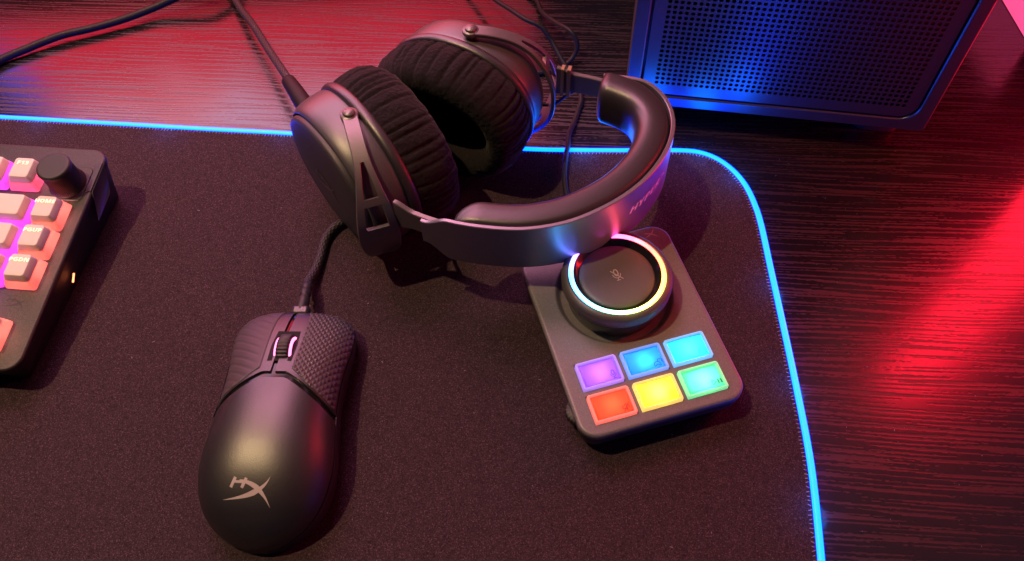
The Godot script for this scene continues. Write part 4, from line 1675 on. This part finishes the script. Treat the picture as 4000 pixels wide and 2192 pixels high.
# ---------------------------------------------------------------- lamps, screen and an added fill panel beyond the picture
func room_lamps() -> void:
	# pendant lamp: cord, ceiling rose, shade and bulb
	var o := thing("pendant_lamp", "black pendant lamp with a warm bulb hanging high above the desk, left of the photo", "lamp", Transform3D(Basis(), KEY_AT))
	var k := Vector3.ZERO
	var st := start()
	tube(st, PackedVector3Array([Vector3(0, 0.12, 0), Vector3(0, 0.3, 0), Vector3(0, 0.5, 0)]), 0.003, 8)
	done("cord", st, M.cable_rubber, o)
	st = start()
	lathe(st, [[0.0, 0.5], [0.05, 0.5], [0.05, 0.52], [0.0, 0.52]], 24)
	done("ceiling_rose", st, M.matte_black, o)
	st = start()
	lathe(st, [[0.0690, -0.13], [0.0705, -0.13], [0.060, 0.0], [0.052, 0.06], [0.03, 0.10], [0.012, 0.13], [0.0, 0.131]], 40)
	done("lamp_shade", st, M.matte_black, o)
	glow("lamp_bulb", 1.0, 0.62, 0.40, 30.0)
	st = start()
	lathe(st, [[0.0, -0.022], [0.012, -0.018], [0.021, -0.006], [0.022, 0.004], [0.016, 0.016], [0.009, 0.028], [0.009, 0.05], [0.0, 0.05]], 28, Transform3D(Basis(), k))
	done("lamp_bulb", st, M.lamp_bulb, o)
	lamp(OmniLight3D.new(), "bulb_light", k, 1.0, 0.68, 0.34, 6.0, 0.03, o)
	# monitor
	var mo := thing("monitor", "wide monitor with a pink and red picture, beyond the top of the photo", "monitor", turned(Vector3(-0.235, -0.0035, -0.635), 3.0))
	st = start()
	box(st, Vector3(0.55, 0.32, 0.022), Transform3D(Basis(), Vector3(0, 0.225, 0)), 0.004)
	done("housing", st, M.matte_black, mo)
	st = start()
	box(st, Vector3(0.06, 0.20, 0.02), Transform3D(Basis(), Vector3(0, 0.11, -0.03)), 0.003)
	done("stand", st, M.matte_black, mo)
	st = start()
	slab(st, rrect(0.22, 0.15, 0.02), bevels(0.0, 0.010, 0.003), Transform3D(Basis(), Vector3(0, 0, -0.04)))
	done("base", st, M.matte_black, mo)
	var im := Image.create(128, 72, false, Image.FORMAT_RGBF)
	var n1 := noise(FastNoiseLite.TYPE_SIMPLEX_SMOOTH, 0.035, 5, 3)
	for y in 72:
		for x in 128:
			var f := y / 71.0
			var g := x / 127.0 + 0.12 * n1.get_noise_2d(x, y)
			var c := Color(0.60, 0.010, 0.030)
			var d := f + 0.14 * n1.get_noise_2d(x + 200, y)
			var hi := Color(0.66, 0.40, 0.60).lerp(Color(0.95, 0.22, 0.26), smoothstep(0.0, 0.4, n1.get_noise_2d(x * 1.3 + 90, y * 1.3 + 40)))
			c = hi.lerp(c, smoothstep(0.52, 0.76, d))
			c = c.lerp(Color(0.03, 0.06, 0.45), smoothstep(0.075, 0.03, g))
			c = c.lerp(Color(0.25, 0.006, 0.012), smoothstep(0.78, 0.97, g))
			im.set_pixel(x, y, c)
	var sc := mat("screen_picture", lin(0.01, 0.01, 0.01), 0.3)
	sc.emission_enabled = true
	sc.emission = Color.BLACK
	sc.emission_texture = tex(im)
	sc.emission_energy_multiplier = 7.0
	st = start()
	st.set_smooth_group(-1)
	var a := Vector3(-0.265, 0.072, 0.0115)
	var b := Vector3(0.265, 0.378, 0.0115)
	var q := [[Vector3(a.x, a.y, a.z), Vector2(0, 1)], [Vector3(b.x, a.y, a.z), Vector2(1, 1)], [Vector3(b.x, b.y, a.z), Vector2(1, 0)], [Vector3(a.x, b.y, a.z), Vector2(0, 0)]]
	for i in [0, 2, 1, 0, 3, 2]:
		st.set_uv(q[i][1])
		st.add_vertex(q[i][0])
	done("screen", st, M.screen_picture, mo)
	var al := AreaLight3D.new()
	al.area_size = Vector2(0.52, 0.30)
	lamp(al, "screen_light", Vector3(0, 0.225, 0.02), 1.0, 0.16, 0.30, 0.015, 0.0, mo)
	al.rotation = Vector3(0, PI, 0)  # shines along its own -z
	# added pink fill panel, unseen, tints headset and pad from behind the monitor
	var sp := thing("added_fill_light", "added pink fill light panel on a stand above the monitor, out of view", "lamp", Transform3D(Basis(), Vector3(-0.34, -0.0035, -0.98)))
	st = start()
	lathe(st, [[0.0, 0.0], [0.10, 0.0], [0.105, 0.004], [0.10, 0.012], [0.0, 0.014]], 40)
	done("base", st, M.matte_black, sp)
	st = start()
	tube(st, PackedVector3Array([Vector3(0, 0.01, 0), Vector3(0, 0.6, 0), Vector3(0, 1.02, 0.02)]), 0.011, 12)
	done("pole", st, M.matte_black, sp)
	var face := Transform3D(Basis.looking_at(Vector3(0.24, -0.92, 0.60)), Vector3(0, 1.02, 0.12))
	st = start()
	box(st, Vector3(0.62, 0.46, 0.03), face * Transform3D(Basis(), Vector3(0, 0, 0.017)), 0.004)
	done("housing", st, M.matte_black, sp)
	glow("fill_panel_glow", 1.0, 0.36, 0.56, 12.5)
	st = start()
	box(st, Vector3(0.58, 0.42, 0.004), face * Transform3D(Basis(), Vector3(0, 0, -0.001)), 0.001)
	done("light_diffuser", st, M.fill_panel_glow, sp)
	var sl := AreaLight3D.new()
	sl.area_size = Vector2(0.58, 0.42)
	lamp(sl, "fill_area", Vector3.ZERO, 1.0, 0.36, 0.50, 0.02, 0.0, sp)
	sl.transform = face * Transform3D(Basis(), Vector3(0, 0, -0.006))
	# red light bar standing on the desk against the wall
	var wl := thing("light_bar", "upright red light bar by the white wall right of the picture", "lamp", Transform3D(Basis(), Vector3(0.3585, -0.0035, -0.325)))
	st = start()
	lathe(st, [[0.0, 0.0], [0.0195, 0.0], [0.020, 0.001], [0.020, 0.004], [0.0195, 0.005], [0.0, 0.005]], 32)
	done("base", st, M.matte_black, wl)
	glow("bar_light", 1.0, 0.010, 0.035, 17.0)
	st = start()
	lathe(st, [[0.0, 0.0052], [0.018, 0.0052], [0.0195, 0.007], [0.0195, 0.288], [0.018, 0.29], [0.0, 0.29]], 32)
	done("light_tube", st, M.bar_light, wl)
	st = start()
	lathe(st, [[0.0, 0.2902], [0.0200, 0.2902], [0.0200, 0.298], [0.018, 0.300], [0.0, 0.300]], 32)
	done("end_cap", st, M.matte_black, wl)
	for y in [0.09, 0.22]:
		lamp(OmniLight3D.new(), "tube_lamp", Vector3(0, y, 0), 1.0, 0.010, 0.035, 0.002, 0.018, wl)

func dust() -> void:
	var st := start()
	st.set_smooth_group(-1)
	var rng := RandomNumberGenerator.new()
	rng.seed = 77
	for i in 170:
		var p := Vector3(rng.randf_range(0.10, 0.34), -0.0034, rng.randf_range(-0.38, -0.08))
		var strip_x := 0.158
		if p.x < strip_x and p.z > -0.355:
			p.x += 0.06
		var s := rng.randf_range(0.00010, 0.00026)
		var a := rng.randf_range(0, TAU)
		box(st, Vector3(s * rng.randf_range(1.0, 4.0), s * 0.6, s), Transform3D(Basis(UP, a), p + UP * s * 0.3))
	for i in 70:
		var p := Vector3(rng.randf_range(-0.22, 0.13), 0.0003, rng.randf_range(-0.33, -0.10))
		var s := rng.randf_range(0.00010, 0.00020)
		box(st, Vector3(s * rng.randf_range(1.0, 9.0), s * 0.7, s), Transform3D(Basis(UP, rng.randf_range(0, TAU)), p))
	var o := done("dust_specks", st, M.dust, self)
	o.set_meta("kind", "stuff")
	o.set_meta("label", "pale dust specks and lint scattered on desk and mouse pad")
	o.set_meta("category", "dust")
